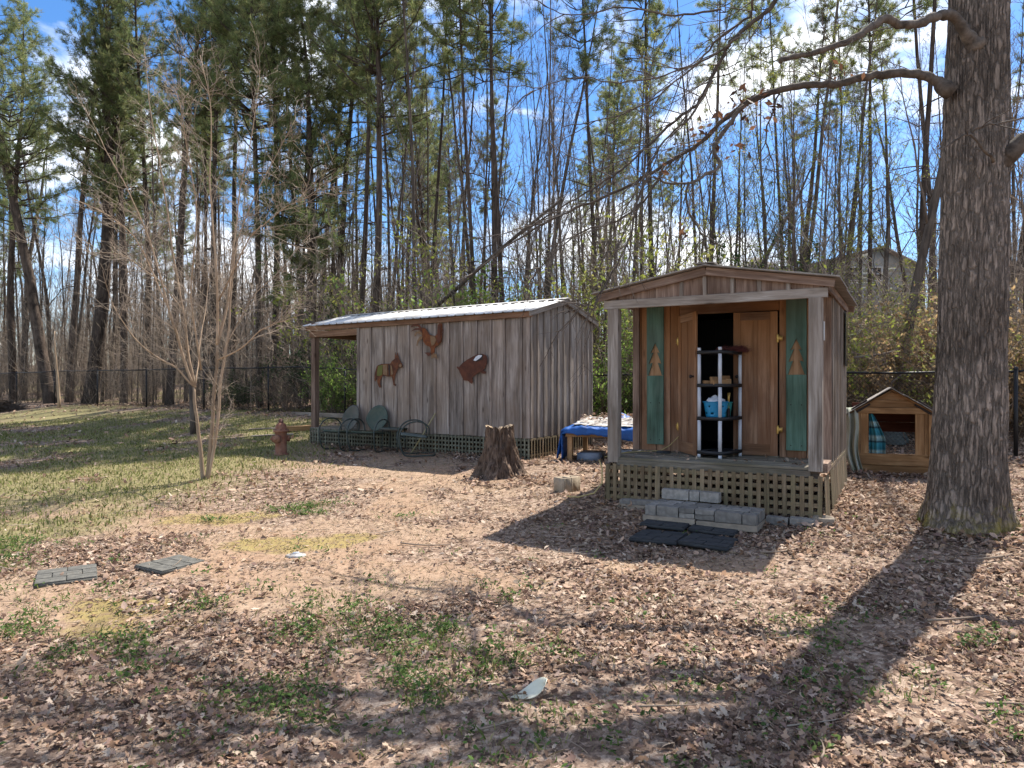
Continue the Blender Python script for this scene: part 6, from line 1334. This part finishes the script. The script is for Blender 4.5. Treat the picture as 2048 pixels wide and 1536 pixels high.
def curt(a, b):
    y_ = -.10 + .05 * math.sin(a * 14 + b * 2); x_ = -.13 + a * (.20 - .04 * b) + .12 * b * b + .02 * math.sin(b * 7); z_ = 1.02 - b * 1.0
    if b < .12: y_ += (.12 - b) * 1.0; z_ += .02
    return (x_, y_ + .012 * math.sin(a * 31), z_)
o = sheet('hanging_curtain', 'grey green cloth hanging from the dog house roof to the ground', 'curtain', M['curtain'], curt, 34, 26); o.location = t.location; o.rotation_euler = t.rotation_euler
tw, tt_ = newmat('striped_towel'); n = N(tt_); tcn = n('ShaderNodeTexCoord'); sx_ = n('ShaderNodeSeparateXYZ', {0: tcn.outputs['Object']}); wv = n.math('FRACT', n.math('MULTIPLY', sx_.outputs[2], 4.6))
n.out(n.ramp(wv, [(.0, (.03, .17, .23)), (.28, (.04, .24, .31)), (.42, (.02, .035, .05)), (.52, (.16, .30, .33)), (.75, (.28, .40, .40)), (.9, (.03, .17, .23))]), .95)
def tow(a, b): w_ = .02 + .20 * min(1, b * 1.6 + .0) ** .8; return (.225 + a * w_, .05 + .035 * math.sin(a * 9 + b) + .02 * math.sin(a * 23), .99 - b * .66)
o = sheet('striped_towel', 'blue striped towel hanging in the dog house doorway', 'towel', tw, tow, 22, 26); o.location = t.location; o.rotation_euler = t.rotation_euler
x, y = (1788 - 1024) / FPX * 13.2, 13.2; mb = MB(); mb.lathe([(.26, 0), (.25, .10), (.20, .22), (.12, .28), (0, .30)], 20); o = mb.build('upturned_tub', M['tub'], None, True); o.location = (x, y, gzf(x, y) - .02); tag(o, 'grey green upturned tub seen through the dog house', 'tub')

# ------------------------------------------------------------------ houses on the hill
def house(label, u0, u1, v_eave, v_ridge, u_ridge, v_base, Yh, depth, wins, wallm, kind='gable'):
    c = P((u0 + u1) / 2, v_base, Yh); t = thing('hill_house', label, 'house', c); W = (u1 - u0) / FPX * Yh; he = (v_base - v_eave) / FPX * Yh; hr = (v_base - v_ridge) / FPX * Yh; xr = (u_ridge - (u0 + u1) / 2) / FPX * Yh
    n_ = int(he / .32)
    for k in range(n_): z = k * he / n_; mb = MB(); mb.box((-W / 2, .012 * 0, z - (3 if k == 0 else 0)), (W / 2, .12, z + he / n_ - .02)); mb.box((-W / 2 + .01, .03, z + he / n_ - .02), (W / 2 - .01, .1, z + he / n_)); mb.build('siding_course', wallm, t)
    mb = MB(); mb.box((-W / 2, .12, -3), (-W / 2 + .15, depth, he)); mb.box((W / 2 - .15, .12, -3), (W / 2, depth, he)); mb.box((-W / 2 + .15, depth - .15, -3), (W / 2 - .15, depth, he)); mb.build('wall', wallm, t)
    if kind == 'gable':
        mb = MB(); mb.add([(-W / 2, 0.02, he), (W / 2, 0.02, he), (xr, 0.02, hr - .1), (-W / 2, .14, he), (W / 2, .14, he), (xr, .14, hr - .1)], [np.array([(0, 1, 2), (5, 4, 3)]), np.array([(0, 3, 4, 1), (1, 4, 5, 2), (2, 5, 3, 0)])]); mb.build('gable', wallm, t)
        for xa, xb in ((-W / 2 - .4, xr), (W / 2 + .4, xr)):
            za = he - .4 * (hr - he) / abs(xr - (xa + (.4 if xa < xr else -.4))); mb = MB(); mb.add([(xa, -.35, za), (xb, -.35, hr), (xb, depth + .3, hr), (xa, depth + .3, za), (xa, -.35, za + .14), (xb, -.35, hr + .14), (xb, depth + .3, hr + .14), (xa, depth + .3, za + .14)], np.array([(0, 3, 2, 1), (4, 5, 6, 7), (0, 1, 5, 4), (3, 7, 6, 2), (0, 4, 7, 3)])); mb.build('roof', M['house_roof'], t)
    else:
        mb = MB(); mb.add([(-W / 2 - .3, -.3, he), (W / 2 + .3, -.3, he), (W / 2 + .3, depth + .3, he), (-W / 2 - .3, depth + .3, he), (xr, depth * .45, hr)], [np.array([(0, 1, 4), (1, 2, 4), (2, 3, 4), (3, 0, 4)]), np.array([(3, 2, 1, 0)])]); mb.build('roof', M['house_roof'], t)
    for (a, b, e, f) in wins:
        q0, q1 = P(a, f, Yh) - c, P(b, e, Yh) - c; mb = MB(); w_ = .09
        mb.box((q0.x - w_, -.05, q0.z - w_), (q1.x + w_, .0, q0.z)); mb.box((q0.x - w_, -.05, q1.z), (q1.x + w_, .0, q1.z + w_)); mb.box((q0.x - w_, -.05, q0.z), (q0.x, .0, q1.z)); mb.box((q1.x, -.05, q0.z), (q1.x + w_, .0, q1.z)); mb.box((q0.x, -.035, (q0.z + q1.z) / 2 - .03), (q1.x, -.02, (q0.z + q1.z) / 2 + .03)); f_ = mb.build('window', M['house_trim'], t)
        mb = MB(); mb.box((q0.x, -.012, q0.z), (q1.x, -.004, q1.z)); mb.build('pane', M['glass_dark'], f_)
house('grey sided house with low gable on the hill right of the small shed', 1608, 1838, 535, 497, 1763, 640, 46, 9, ((1692, 1722, 536, 560), (1745, 1762, 536, 560), (1640, 1662, 540, 562), (1700, 1724, 585, 612)), M['siding'])
house('tan hipped roof of another house showing above the small shed ridge', 1495, 1590, 548, 500, 1535, 640, 52, 6, ((1520, 1532, 560, 580),), M['siding'], 'hip')
# leaning pole in the middle of the wood and fallen branches behind the fence
mb = MB(); a, b = P(905, 585, 19.5), P(1125, 398, 17.5); q = np.array([tuple(a.lerp(b, k / 6)) for k in range(7)]); q[:, 2] += np.sin(np.linspace(0, 3, 7)) * .06; mb.tube(np.concatenate([[tuple(a + (a - b) * .42)], q]), np.linspace(.06, .035, 8), 8); tag(mb.build('leaning_pole', M['bare_bark'], None, True), 'grey dead trunk leaning diagonally above the long shed roof', 'tree')
for k, (u0, v0, u1, v1, Yb, w_) in enumerate(((1700, 715, 1885, 700, 13.2, .03), (1720, 745, 1860, 690, 13.6, .022), (1790, 760, 1890, 728, 13.0, .02), (1690, 672, 1800, 640, 15, .02), (1630, 690, 1780, 655, 15.5, .018))):
    mb = MB(); a, b = P(u0, v0, Yb), P(u1, v1, Yb + .5); r = np.random.default_rng(k + 90); q = np.array([tuple(a.lerp(b, j / 6)) for j in range(7)]) + r.normal(0, .04, (7, 3)); mb.tube(q, np.linspace(w_, w_ * .4, 7), 6, (.17, .14, .115))
    for j in range(16): s0, sd = at_(q, r.uniform(.1, 1)); e = walk(s0, side_dir(sd, r, .8), r.uniform(.2, .7), 3, .2, -.03, r); mb.tube(e, .006 * np.array([1, .8, .5, .3]), 3, (.2, .165, .135), cap=False)
    tag(mb.build('fallen_branch', M['twigs']), 'dead branch caught in the brush behind the dog house, ' + ('longest one', 'crossing one', 'one nearest the oak', 'upper one', 'upper left one')[k], 'branch', 'dead branches behind the dog house')
make_litter(); make_grass(); make_weeds(); make_sticks(); make_brush(); make_far_wood()
